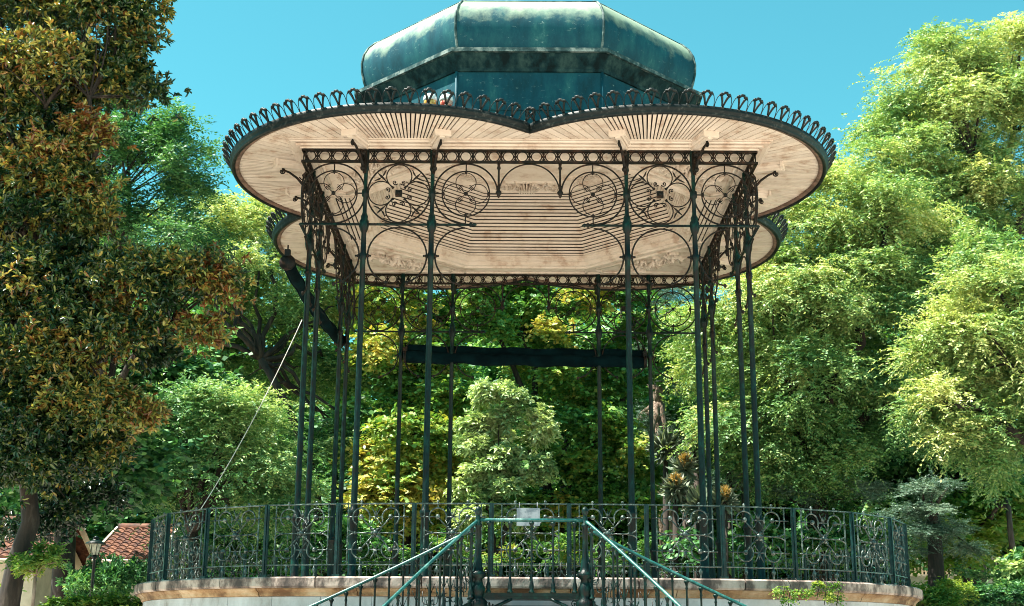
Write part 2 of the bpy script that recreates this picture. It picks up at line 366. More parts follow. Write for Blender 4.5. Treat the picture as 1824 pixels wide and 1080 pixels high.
ringmesh(wl, [(5.8, GZ-.1), (RB+.16, GZ-.1), (RB+.16, GZ+.24), (RB+.12, GZ+.29), (5.8, GZ+.29)], 240, False)
part('plinth_wall', wl, MT['slabs'], BS)
fl = MB(); fl.add([(x, y, FZ-.03) for x, y in [(a*5.65, b*5.65) for a, b in pts]], [tuple(range(240))], False)
part('platform_floor', fl, mottled('floor_boards', [(0.3, (0.34, 0.28, 0.23)), (0.7, (0.50, 0.42, 0.36))], 3, 0.8), BS)

# ------------------------------------------------------------------ columns
A_, B_ = 1.577, 2.666
Z2, Z3, Z4 = 6.334, 7.395, 7.619
ZM = Z2+.53
def column_mb():
    m = MB(); z0 = FZ-.03
    m.lathe((0, 0, 0), [(.105, z0), (.105, z0+.10), (.085, z0+.13), (.088, z0+.17), (.068, z0+.2), (.066, 1.66), (.085, 1.70), (.09, 1.735), (.06, 1.77), (.05, 1.85),
                        (.047, 3.8), (.043, Z2-.60), (.05, Z2-.585), (.06, Z2-.545), (.06, Z2-.50), (.045, Z2-.47), (.04, Z2-.14), (.055, Z2-.12), (.07, Z2-.07), (.078, Z2-.02), (.078, Z2+.05), (.055, Z2+.09), (.06, Z2+.13), (.042, Z2+.17),
                        (.034, Z2+.2), (.032, ZM-.07), (.055, ZM-.05), (.055, ZM+.05), (.032, ZM+.07), (.032, Z3-.16), (.05, Z3-.12), (.04, Z3-.05), (.045, Z3-.02), (.05, Z4), (.04, Z4+.02)], 12)
    return m
def column_knobs():
    m = MB()
    for sx in (-1, 1):
        m.lathe((sx*.075, 0, Z2-.53), [(.012, -.03), (.026, -.012), (.026, .012), (.012, .03)], 8, 'x')
        m.ball((sx*.115, 0, Z2-.53), .018, 6)
    return m
colmesh = column_mb().mesh('column'); knobmesh = column_knobs().mesh('arm_knobs')
def side_mtx(k): return Matrix.Rotation(k*pi/2, 4, 'Z')
for k in range(4):
    for x in (-B_, -A_, A_, B_):
        c = part('column', colmesh, MT['green_iron'], BS, side_mtx(k) @ Matrix.Translation((x, -S, 0)))
        part('arm_knob', knobmesh, MT['dark_iron'], c, side_mtx(k) @ Matrix.Translation((x, -S, 0)))

# ------------------------------------------------------------------ iron frieze, tracery, pendants (built on the front side, turned to the others)
def frieze_mb():
    m = MB()
    for z, h in ((Z4-.016, .032), (Z3+.016, .036)): m.box((0, -S, z), (2*S+.06, .05, h))
    n = 32; w = 2*S/n; zc = (Z3+Z4)/2
    for i in range(n):
        x = -S+(i+.5)*w
        m.arcxz((x, -S, zc), .085, 0, 360, .0105, 18, 5)
        xb = x+w/2
        if i < n-1:
            m.tube([(xb, -S, Z3+.02), (xb, -S, Z4-.02)], .012, 5)
            m.ball((xb, -S, zc), .028, 6)
            for s1 in (-1, 1):
                for s2 in (-1, 1): m.tube([(xb, -S, zc+s2*.02), (xb+s1*.018, -S, zc+s2*.055), (xb+s1*.05, -S, zc+s2*.095)], .010, 4)
    return m
def spearpts(m, cx, cz, ang, R):
    pass
def medallion_a():
    """double ring with four inner circles, carried on short bars; centred on 0, ZM"""
    m = MB(); y = -S
    m.arcxz((0, y, ZM), .385, 0, 360, .0125, 40)
    for q in (0, 90, 180, 270):
        a = radians(q)
        m.arcxz((.19*cos(a)*1.02, y, ZM+.19*sin(a)*1.02), .165, q-150, q+150, .0075, 22, 5)
        m.tube([(.36*cos(a), y, ZM+.36*sin(a)), (.52*cos(a), y, ZM+.52*sin(a))], .012, 6)
        m.lathe((.365*cos(a), y, ZM+.365*sin(a)-.02), [(.006, -.015), (.022, .01), (.022, .03), (.006, .055)], 6)
        e = radians(q+45)
        m.tube([(0, y, ZM), (.1*cos(e), y, ZM+.1*sin(e)), (.17*cos(e), y, ZM+.17*sin(e))], .007, 5)
        for s1 in (-1, 1):
            m.spiral((.135*cos(e)+s1*.03*sin(e)*-1, y, ZM+.135*sin(e)+s1*.03*cos(e)), .03, q+45+180-s1*90, -s1*.8, .006, n=10)
    m.ball((0, y, ZM), .035, 8)
    return m
def medallion_b():
    """ring holding four large circles with leaf spears and a square boss; centred on 0, ZM"""
    m = MB(); y = -S
    m.arcxz((0, y, ZM), .51, 0, 360, .0145, 44)
    m.box((0, y, ZM), (.11, .05, .11)); m.ball((0, y-.03, ZM), .04, 8)
    for q in (0, 90, 180, 270):
        a = radians(q); e = radians(q+45)
        m.arcxz((.29*cos(a), y, ZM+.29*sin(a)), .205, q-158, q+158, .0105, 26, 5)
        for s1 in (-1, 1):
            b0 = radians(q+45*s1*.42)
            m.spiral((.20*cos(b0), y, ZM+.20*sin(b0)), .048, q+180+s1*60, -s1*1.05, .0115, n=14)
            # concave leaf edges between the circles, out to a point
            tip = (.49*cos(e), y, ZM+.49*sin(e)); in_ = (.30*cos(e), y, ZM+.30*sin(e))
            o2 = radians(q+45+s1*17)
            m.tube([(.455*cos(o2), y, ZM+.455*sin(o2)), (.41*cos(radians(q+45+s1*8)), y, ZM+.41*sin(radians(q+45+s1*8))), (.40*cos(radians(q+45+s1*3)), y, ZM+.40*sin(radians(q+45+s1*3)))], [.007, .016, .007], 5)
        m.tube([in_, (.40*cos(e), y, ZM+.40*sin(e)), tip], [.006, .022, .006], 5)
        m.tube([(.12*cos(e), y, ZM+.12*sin(e)), in_], .007, 5)
    return m
def outer_ring(a0, a1):
    m = MB(); m.arcxz((0, -S, ZM), .515, a0, a1, .0145, 44); return m
def lower_arc(a0, a1, k0=True):
    m = MB(); m.arcxz((0, -S, Z2-.53), .475, a0, a1, .014, 36)
    for a in ((a0, a1)):
        x, z = .475*cos(radians(a)), Z2-.53+.475*sin(radians(a))
        if z < Z2-.7: m.ball((x, -S, z), .03, 7); m.ball((x, -S, z-.03), .014, 6)
    return m
def pendant():
    m = MB(); m.lathe((0, -S, 0), [(.012, Z3-.9+.3), (.03, Z3-.55), (.045, Z3-.53), (.05, Z3-.50), (.02, Z3-.46), (.03, Z3-.43), (.03, Z3-.41), (.018, Z3-.38), (.017, Z3-.12), (.034, Z3-.09), (.022, Z3-.05), (.03, Z3)], 8)
    m.v = [(x, y, z) for x, y, z in m.v]
    return m
def bar_mb(x0, x1, knob=None):
    m = MB(); m.tube([(x0, -S, Z2), (x1, -S, Z2)], .020, 8)
    if knob is not None:
        s1 = 1 if x1 == knob else -1
        m.lathe((knob, -S, Z2), [(.018, -.03), (.04, -.01), (.04, .015), (.02, .03), (.035, .055), (.006, .10)] if s1 > 0 else [(.006, -.10), (.035, -.055), (.02, -.03), (.04, -.015), (.04, .01), (.018, .03)], 8, 'x')
    return m
def middle_arch():
    m = MB(); m.tube([(.5*cos(radians(a)), -S, ZM-.02+.535*sin(radians(a))) for a in range(0, 181, 6)], .0125, 6)
    return m
def bracket():
    """scrolled iron bracket leaning outwards from a column head; local: column at origin, outwards = -y"""
    m = MB(); z = Z3
    P = [(0, -.05, z-.20), (0, -.10, z-.12), (0, -.17, z-.03), (0, -.27, z+.07), (0, -.40, z+.15), (0, -.53, z+.19)]
    m.tube(P, [.028, .030, .026, .022, .020, .018], 6)
    def yz(cy, cz, R, a0, turns, r):
        pts = []; rs = []
        for i in range(19):
            t = i/18; q = radians(a0)+turns*2*pi*t; rad = R*(1-t*.88); pts.append((0, cy+rad*cos(q), cz+rad*sin(q))); rs.append(r*(1-.5*t))
        m.tube(pts, rs, 6); m.ball(pts[-1], r*1.7, 6)
    yz(-.53, z+.155, .06, 90, -1.3, .014)
    yz(-.12, z-.03, .075, -60, 1.3, .014)
    yz(-.15, z+.12, .085, 200, 1.2, .012)
    m.box((0, -.07, z+.02), (.055, .09, .34)); m.ball((0, -.12, z-.14), .045, 8); m.ball((0, -.12, z+.12), .05, 8)
    return m
mf = frieze_mb().mesh('frieze'); ma = medallion_a().mesh('medallion'); mb_ = medallion_b().mesh('medallion'); mp_ = pendant().mesh('pendant')
mfull = outer_ring(0, 360).mesh('ring'); mq1 = outer_ring(0, 270).mesh('ring'); mq2 = outer_ring(-90, 180).mesh('ring')
lfull = lower_arc(-70, 250).mesh('lower_arc'); lleft = lower_arc(-80, 90).mesh('lower_arc'); lright = lower_arc(90, 260).mesh('lower_arc')
arch = middle_arch().mesh('arch'); br = bracket().mesh('bracket')
bl = bar_mb(-S, -A_+.63, -A_+.63).mesh('tie_bar'); brr = bar_mb(A_-.63, S, A_-.63).mesh('tie_bar')
XM = ((A_+B_)/2, A_-.545, (B_+S)/2)
for k in range(4):
    R = side_mtx(k)
    part('frieze', mf, MT['dark_iron'], BS, R)
    for sx in (-1, 1):
        part('medallion', mb_, MT['dark_iron'], BS, R @ T(sx*XM[0], 0, 0))
        for xm, ring in ((XM[1], mq2 if sx > 0 else mq1), (XM[2], mfull)):
            o = part('medallion', ma, MT['dark_iron'], BS, R @ T(sx*xm, 0, 0))
            part('ring', ring, MT['dark_iron'], o, R @ T(sx*xm, 0, 0))
        part('lower_arc', lfull, MT['dark_iron'], BS, R @ T(sx*XM[0], 0, 0))
        part('lower_arc', lright if sx > 0 else lleft, MT['dark_iron'], BS, R @ T(sx*(B_+.5), 0, 0, 0, 1 if sx < 0 else 1)) if False else None
        part('lower_arc', lleft if sx > 0 else lright, MT['dark_iron'], BS, R @ T(sx*(A_-.54), 0, 0))
        part('lower_arc', lright if sx > 0 else lleft, MT['dark_iron'], BS, R @ T(sx*(B_+.54), 0, 0))
        part('pendant', mp_, MT['dark_iron'], BS, R @ T(sx*.5, 0, 0))
    part('arch', arch, MT['dark_iron'], BS, R)
    part('tie_bar', bl, MT['green_iron'], BS, R); part('tie_bar', brr, MT['green_iron'], BS, R)

# ------------------------------------------------------------------ canopy: lobes, cornice, soffit boards
LC, LR, LZ = 2.074, 3.052, 7.672
SZ = LZ+.055                                # underside of the boards
def lobe_ray(th):
    c, s_ = cos(th), sin(th)                # lobe at (-LC,-LC), outside square S
    inn = 9
    if s_ < 0: inn = min(inn, (S-LC)/-s_)
    if c < 0: inn = min(inn, (S-LC)/-c)
    out = LR-.07
    if c > 0: out = min(out, LC/c)
    if s_ > 0: out = min(out, LC/s_)
    return inn, out
boards = MB(); gaps = MB()
t0, t1 = radians(128.3), radians(321.7)
sect = []; a = t0
while a < t1:
    dd = math.degrees(a); close = 160 < dd < 198 or 252 < dd < 290
    w = radians(1.55 if close else 3.0+rng.uniform(-.25, .25)); sect.append((a, a+w*(.66 if close else .86))); a += w
for a, b in sect:
    (ia, oa), (ib, ob) = lobe_ray(a), lobe_ray(b)
    if oa-ia < .02 or ob-ib < .02: continue
    dz = rng.uniform(-.003, .003)
    q = [(-LC+cos(a)*ia, -LC+sin(a)*ia), (-LC+cos(b)*ib, -LC+sin(b)*ib), (-LC+cos(b)*ob, -LC+sin(b)*ob), (-LC+cos(a)*oa, -LC+sin(a)*oa)]
    vs = [(x, y, SZ+dz) for x, y in q]+[(x, y, SZ+.02+dz) for x, y in q]
    boards.add(vs, [(0, 3, 2, 1)[::-1], (0, 1, 5, 4), (1, 2, 6, 5), (2, 3, 7, 6), (3, 0, 4, 7)], False)
ga = []
for i in range(97):
    a = t0+(t1-t0)*i/96; ia, oa = lobe_ray(a); oa = max(oa, ia+.001)
    ga += [(-LC+cos(a)*ia, -LC+sin(a)*ia, SZ+.07), (-LC+cos(a)*(oa+.0), -LC+sin(a)*oa, SZ+.07)]
gaps.add(ga, [(2*i, 2*i+2, 2*i+3, 2*i+1) for i in range(96)], False)
rim = MB(); rimw = MB()
c0, c1 = radians(137.2), radians(312.8)
def sweep_lobe(mb, prof, N=70):
    n = len(prof); vs = []
    for i in range(N+1):
        a = c0+(c1-c0)*i/N
        for (r, z) in prof: 
            x, y = -LC+cos(a)*r, -LC+sin(a)*r
            vs.append((min(x, 0.0), min(y, 0.0), z))
    fs = [(i*n+j, (i+1)*n+j, (i+1)*n+(j+1) % n, i*n+(j+1) % n) for i in range(N) for j in range(n)]
    mb.add(vs, fs, True)
sweep_lobe(rim, [(LR-.02, LZ+.0), (LR+.02, LZ-.01), (LR+.04, LZ+.03), (LR+.035, LZ+.05), (LR+.065, LZ+.075), (LR+.07, LZ+.14), (LR+.03, LZ+.155), (LR-.02, LZ+.14)])
sweep_lobe(rimw, [(LR-.10, LZ+.035), (LR-.03, LZ+.015), (LR-.022, LZ+.05), (LR-.022, LZ+.08), (LR-.09, LZ+.08)])
bm, gm, rm, rwm = boards.mesh('soffit_boards'), gaps.mesh('roof_lining'), rim.mesh('gutter'), rimw.mesh('fascia')
for k in range(4):
    R = side_mtx(k)
    so_ = part('soffit_boards', bm, MT['wood'], BS, R); part('roof_lining', gm, MT['wood_gap'], so_, R)
    part('gutter', rm, MT['crest_iron'], BS, R); part('fascia', rwm, MT['rim_wood'], BS, R)
# cresting
def crest_mb():
    m = MB()
    # local: base at origin, outwards = -y ; plane tilted by the matrix
    m.ball((0, -.004, -.005), .034, 7, .8); m.box((0, -.005, -.04), (.05, .02, .06))
    m.tube([(-.045, -.016, -.085), (-.014, -.026, -.055), (.014, -.026, -.055), (.045, -.016, -.085)], [.010, .017, .017, .010], 5)
    for s1 in (-1, 1):
        m.tube([(s1*.006, 0, .01), (s1*.016, 0, .055), (s1*.030, 0, .11), (s1*.048, 0, .160), (s1*.064, 0, .188)], [.014, .016, .018, .021, .024], 6)
        m.tube([(s1*.085, 0, .195), (s1*.112, 0, .165), (s1*.128, 0, .11), (s1*.135, 0, .05), (s1*.137, 0, -.01)], [.012, .007, .006, .006, .008], 5)
    m.tube([(-.092, 0, .190), (-.068, 0, .212), (-.038, 0, .208), (-.022, 0, .232), (.022, 0, .232), (.038, 0, .208), (.068, 0, .212), (.092, 0, .190)], [.014, .022, .021, .024, .024, .021, .022, .014], 6)
    return m
crm = crest_mb().mesh('crest_ornament'); crm.materials.append(MT['crest_iron'])
NCR = 34; mats = []
for k in range(4):
    for i in range(NCR):
        a = c0+(c1-c0)*(i+.5)/NCR
        x, y = -LC+cos(a)*(LR+.05), -LC+sin(a)*(LR+.05)
        M_ = side_mtx(k) @ Matrix.Translation((x, y, LZ+.145)) @ Matrix.Rotation(a+pi/2, 4, 'Z') @ Matrix.Rotation(radians(38), 4, 'X') @ Matrix.Rotation(rng.uniform(-.05, .05), 4, 'Y')
        w = M_.translation; mats.append(((w-Vector(CAM)).length, M_))
mats.sort(key=lambda t: t[0])
for d_, M_ in mats[:100]: part('crest_ornament', crm, None, BS, M_)
rest = MB(); base = crest_mb()
for d_, M_ in mats[100:]:
    rest.add([M_ @ Vector(v) for v in base.v], base.f)
tag(part('far_cresting', rest, MT['crest_iron'], BS), kind='stuff')

# cornice round the square, with radial beams over the columns
def square_ring(mb, prof, smooth=False):
    n = len(prof); vs = []
    for (sx, sy) in ((-1, -1), (1, -1), (1, 1), (-1, 1)):
        for (r, z) in prof: vs.append((sx*r, sy*r, z))
    fs = [(i*n+j, i*n+(j+1) % n, ((i+1) % 4)*n+(j+1) % n, ((i+1) % 4)*n+j) for i in range(4) for j in range(n)]
    mb.add(vs, fs, smooth)
CP = [(S-.05, Z4+.02), (S+.05, Z4+.003), (S+.055, Z4+.028), (S+.04, Z4+.034), (S+.04, Z4+.05), (S+.115, Z4+.03), (S+.12, Z4+.062), (S+.10, Z4+.066), (S+.10, Z4+.08), (S+.20, Z4+.062), (S+.215, Z4+.085), (S+.20, Z4+.09), (S+.25, Z4+.088), (S+.25, SZ-.001), (S-.05, SZ+.03)]
cor = MB(); square_ring(cor, CP)
part('cornice', cor, MT['wood'], BS)
def beam_mb(L=.62):
    m = MB(); prof = [(-.11, SZ-.001), (-.11, Z4+.06), (-.085, Z4+.06), (-.085, Z4+.075), (-.06, Z4+.03), (-.045, Z4+.05), (-.04, Z4-.012), (.04, Z4-.012), (.045, Z4+.05), (.06, Z4+.03), (.085, Z4+.075), (.085, Z4+.06), (.11, Z4+.06), (.11, SZ-.001)]
    vs = []; n = len(prof)
    for y in (.0, -L):
        for (x, z) in prof: vs.append((x, y, z))
    m.add(vs, [(j, j+1, n+j+1, n+j) for j in range(n-1)]+[tuple(range(n))[::-1], tuple(range(n, 2*n))], False)
    m.box((0, -L-.02, SZ-.05), (.27, .04, .10))
    return m
bmm = beam_mb().mesh('radial_beam')
for k in range(4):
    for x in (-B_, -A_, A_, B_):
        sx = -1 if x < 0 else 1
        dx, dy = x-sx*LC, -S+LC
        rz = atan2(dy, dx)+pi/2
        part('radial_beam', bmm, MT['wood'], BS, side_mtx(k) @ T(x, -S, 0, rz))
        part('bracket', br, MT['dark_iron'], BS, side_mtx(k) @ T(x, -S, 0, rz))

# roof sheet over the lobes up to the drum
def octv(A, i): 
    q = radians(22.5+45*i); r = A/cos(radians(22.5)); return (r*cos(q), r*sin(q))
def octr(A, phi):
    q = ((phi+pi/8) % (pi/4))-pi/8; return A/cos(q)
rs_ = MB(); NP = 240; vs = []
for i in range(NP):
    ph = 2*pi*i/NP
    # distance to quatrefoil edge
    best = 0
    for cx in (-LC, LC):
        for cy in (-LC, LC):
            b = cx*cos(ph)+cy*sin(ph); disc = b*b-(2*LC*LC-(LR+.02)**2)
            if disc > 0: best = max(best, b+sqrt(disc))
    r1 = octr(2.95, ph)
    vs += [(best*cos(ph), best*sin(ph), LZ+.11), ((best*.5+r1*.5)*cos(ph), (best*.5+r1*.5)*sin(ph), LZ+.22), (r1*cos(ph), r1*sin(ph), LZ+.36)]
rs_.add(vs, [(3*i+j, 3*((i+1) % NP)+j, 3*((i+1) % NP)+j+1, 3*i+j+1) for i in range(NP) for j in (0, 1)], True)
part('roof_sheet', rs_, MT['patina_dark'], BS)

# drum and dome
def oct_sweep(mb, prof, smooth=False, n=8, off=0.0):
    k = len(prof); vs = []
    for i in range(8):
        for (A, z) in prof:
            x, y = octv(A, i); vs.append((x, y, z))
    for i in range(8): mb.add([], [])
    fs = [(i*k+j, ((i+1) % 8)*k+j, ((i+1) % 8)*k+j+1, i*k+j+1) for i in range(8) for j in range(k-1)]
    o = len(mb.v); mb.v.extend(vs); mb.f.extend([tuple(q+o for q in f) for f in fs]); mb.sm.extend([smooth]*len(fs))
dr = MB(); oct_sweep(dr, [(3.02, LZ+.25), (3.02, 9.33)])
for i in range(8):                       # sheet seams at the corners and mid height
    x, y = octv(3.02, i); dr.tube([(x, y, LZ+.3), (x, y, 9.33)], .028, 6)
    x2, y2 = octv(3.035, i); x3, y3 = octv(3.035, i+1)
    dr.tube([(x2, y2, 8.62), (x3, y3, 8.62)], .012, 4)
part('drum', dr, MT['patina'], BS)
dc = MB(); oct_sweep(dc, [(3.0, 9.31), (3.05, 9.32), (3.06, 9.37), (3.03, 9.38), (3.04, 9.41), (3.17, 9.60), (3.17, 9.615)])
part('drum_cornice', dc, MT['patina_dark'], BS)
dl = MB(); oct_sweep(dl, [(3.14, 9.612), (3.22, 9.62), (3.22, 9.69), (3.0, 9.71)])
part('drum_lip', dl, MT['patina_lip'], BS)
prof = [(2.98, 9.69), (3.00, 9.75), (3.05, 9.90), (3.09, 10.08), (3.10, 10.26), (3.07, 10.44), (2.99, 10.60), (2.87, 10.73), (2.70, 10.82), (2.5, 10.87), (2.2, 10.90), (1.7, 10.93), (1.2, 10.95), (0.6, 10.97), (.02, 10.98)]
dm = MB(); 
k = len(prof)
for i in range(8):                       # each panel its own verts: crisp hips, smooth roll
    vs = []; SG = 6
    for s_ in range(SG+1):
        for (A, z) in prof:
            (x0, y0), (x1, y1) = octv(A, i), octv(A, i+1); f = s_/SG; vs.append((x0*(1-f)+x1*f, y0*(1-f)+y1*f, z))
    dm.add(vs, [(s_*k+j, (s_+1)*k+j, (s_+1)*k+j+1, s_*k+j+1) for s_ in range(SG) for j in range(k-1)], True)
do = part('dome', dm, MT['patina'], BS)
hp = MB()
for i in range(8):
    hp.tube([(*octv(A+.008, i), z) for A, z in prof[:13]], .022, 6)
    hp.tube([(*[a*(1-0)+b*0 for a, b in zip(octv(2.86, i), octv(2.86, i+1))], 10.745), (*octv(2.86, i+1), 10.745)], .009, 4)
part('dome_seam', hp, MT['patina_lip'], do)

# ------------------------------------------------------------------ ceiling: flat border, coved octagon of slats
OZ = Z4+.02
bd = MB(); gapb = []; Sq = S-.05; OA = 3.12; oy = OA*tan(radians(22.5))
for k in range(4):
    R = side_mtx(k)
    if k % 2 == 0:
        v = [(-oy, -OA), (oy, -OA), (oy, -Sq), (-oy, -Sq)]
        bd.add([R @ Vector((x, y, OZ)) for x, y in v], [(0, 1, 2, 3)], False)
    else:                                    # open slats along the two side strips
        for j in range(6):
            yy = -OA-.09-j*.083; b0 = MB().box((0, yy, OZ+.008), (2*oy-.01, .055, .016)); bd.add([R @ Vector(v) for v in b0.v], b0.f, False)
        b0 = MB().box((0, -(OA+Sq)/2, OZ+.09), (2*oy, Sq-OA, .01)); gapb.append(MB().add([R @ Vector(v) for v in b0.v], b0.f, False))
    v = [(oy, -OA), (OA, -oy), (Sq, -oy), (Sq, -Sq), (oy, -Sq)]
    bd.add([R @ Vector((x, y, OZ)) for x, y in v], [(0, 1, 2, 3, 4)], False)
bo = part('ceiling_border', bd, MT['wood'], BS)
for gb in gapb: part('border_lining', gb, MT['wood_gap'], bo)
ml = MB(); oct_sweep(ml, [(3.22, OZ-.001), (3.20, OZ-.035), (3.12, OZ-.045), (3.10, OZ-.01), (3.04, OZ+.0), (3.03, OZ+.07), (2.96, OZ+.085), (2.95, OZ+.17), (2.91, OZ+.18)])
for k in range(4):
    R = side_mtx(k)
    for yy in (Sq-.06,):
        for zz, w in ((OZ-.012, .05),):
            b0 = MB().box((0, -yy, zz), (2*Sq, w, .024)); ml.add([R @ Vector(v) for v in b0.v], b0.f, False)
    # mitre strips framing the corner panels
    for sx in (-1, 1):
        b0 = MB().box((sx*(oy+.02), -(OA+Sq)/2-.02, OZ-.012), (.05, Sq-OA-.10, .024)); ml.add([R @ Vector(v) for v in b0.v], b0.f, False)
    e0, e1 = Vector((oy+.22, -OA-.14, OZ-.012)), Vector((OA+.14, -oy-.22, OZ-.012))
    for p, q in ((e0, e1), (e1, Vector((Sq-.16, -oy-.35, OZ-.012))), (Vector((Sq-.16, -oy-.35, OZ-.012)), Vector((Sq-.16, -Sq+.16, OZ-.012))), (Vector((Sq-.16, -Sq+.16, OZ-.012)), Vector((oy+.35, -Sq+.16, OZ-.012))), (Vector((oy+.35, -Sq+.16, OZ-.012)), e0)):
        ml.tube([R @ p, R @ q], .034, 4)
part('ceiling_moulding', ml, MT['wood'], bo)
sb = MB(); sg = MB()
def cove(t):
    q = radians(8+62*t)                    # steep at the foot, flatter above
    A0, z0 = 2.93, OZ+.15
    Rr = 1.32
    return A0-Rr*(cos(radians(8))-cos(q))*1.0*1.05, z0+Rr*(sin(q)-sin(radians(8)))*1.12
NS = 21
tt_ = lambda q: (q/NS)**1.18
for i in range(NS):
    (A0, z0), (A1, z1) = cove(tt_(i)), cove(tt_(i+.62))
    (Am, zm) = cove(tt_(i+.38))
    oct_sweep(sb, [(A0+.022, z0+.0), (A0, z0), (Am, zm), (A1, z1), (A1+.022, z1+.006)])
oct_sweep(sg, [(cove(i/20)[0]+.07, cove(i/20)[1]+.03) for i in range(21)])
cv = part('ceiling_slats', sb, MT['wood'], BS); part('ceiling_lining', sg, MT['wood_gap'], cv)
hpm = MB()
for i in range(8):
    hpm.tube([(*octv(cove(q/10)[0]-.005, i), cove(q/10)[1]-.005) for q in range(11)], .035, 6)
part('ceiling_hips', hpm, MT['wood'], BS) if False else None
TA, TZ = cove(1.0)
tp = MB(); tp.add([(*octv(TA+.06, i), TZ+.0) for i in range(8)], [tuple(range(8))], False)
oct_sweep(tp, [(TA+.03, TZ), (TA+.03, TZ-.06), (TA-.05, TZ-.07), (TA-.10, TZ-.02), (TA-.12, TZ)])
oct_sweep(tp, [(TA-.45, TZ), (TA-.47, TZ-.03), (TA-.53, TZ-.03), (TA-.55, TZ)])
ct = part('ceiling_panel', tp, MT['wood'], BS)

def acanthus(seed, W_=1.0, H_=.42, cx=0.0, cy=0.0, z=0.0):
    """carved scroll relief lying under a flat ceiling, in the xy plane"""
    m = MB(); r_ = random.Random(seed)
    for s1 in (-1, 1):
        m.spiral((cx+s1*W_*.30, cy+H_*.12, z), H_*.30, 90 if s1 > 0 else 90, -s1*1.5, .024, 'xy', 26)
        m.spiral((cx+s1*W_*.43, cy-H_*.18, z), H_*.20, 180 if s1 > 0 else 0, s1*1.4, .020, 'xy', 22)
        m.spiral((cx+s1*W_*.12, cy-H_*.22, z), H_*.17, 270, s1*1.3, .018, 'xy', 20)
        for j in range(16):                 # leaf fronds
            a = radians(r_.uniform(-70, 70)); x0 = cx+s1*W_*r_.uniform(.04, .36); y0 = cy+r_.uniform(-.3, .3)*H_
            L = r_.uniform(.08, .16)*W_
            m.tube([(x0, y0, z), (x0+s1*L*.5*cos(a), y0+L*.5*sin(a)+.02, z-.012), (x0+s1*L*cos(a), y0+L*sin(a), z)], [.006, .015, .004], 5)
    for j in range(7):
        a = radians(-90+(j-3)*26); m.tube([(cx, cy, z), (cx+.09*W_*cos(a), cy-.22*H_*sin(a), z-.02), (cx+.14*W_*cos(a), cy-.5*H_*sin(a), z)], [.008, .020, .006], 5)
    m.ball((cx, cy, z), .035, 8)
    return m
acm = acanthus(3, 1.35, .55).mesh('carved_relief')
for k in range(4):
    R = side_mtx(k)
    part('carved_relief', acm, MT['wood'], bo, R @ T(2.68, -2.68, OZ-.012, radians(45)+pi, 1.15, 1.3, 3.4))
ac2 = acanthus(5, 1.25, .38); 
for i in range(7): ac2.box((-.135+i*.045, -.02, -.02), (.022, .20, .035))
ac2m = ac2.mesh('carved_cartouche')
for k in range(4):
    part('carved_cartouche', ac2m, MT['wood'], ct, side_mtx(k) @ T(0, -(TA-.30), TZ-.012, 0, 1.1, 1.3, 3.6))
    part('carved_cartouche', ac2m, MT['wood'], ct, Matrix.Rotation(pi/4, 4, 'Z') @ side_mtx(k) @ T(0, -(TA-.30), TZ-.008, 0, .8, .8, .8))
rz_ = MB(); rz_.lathe((0, 0, TZ-.08), [(.02, -.05), (.12, -.03), (.2, .02), (.3, .03), (.34, .07), (.36, .08)], 20)
part('ceiling_rose', rz_, MT['wood'], ct)

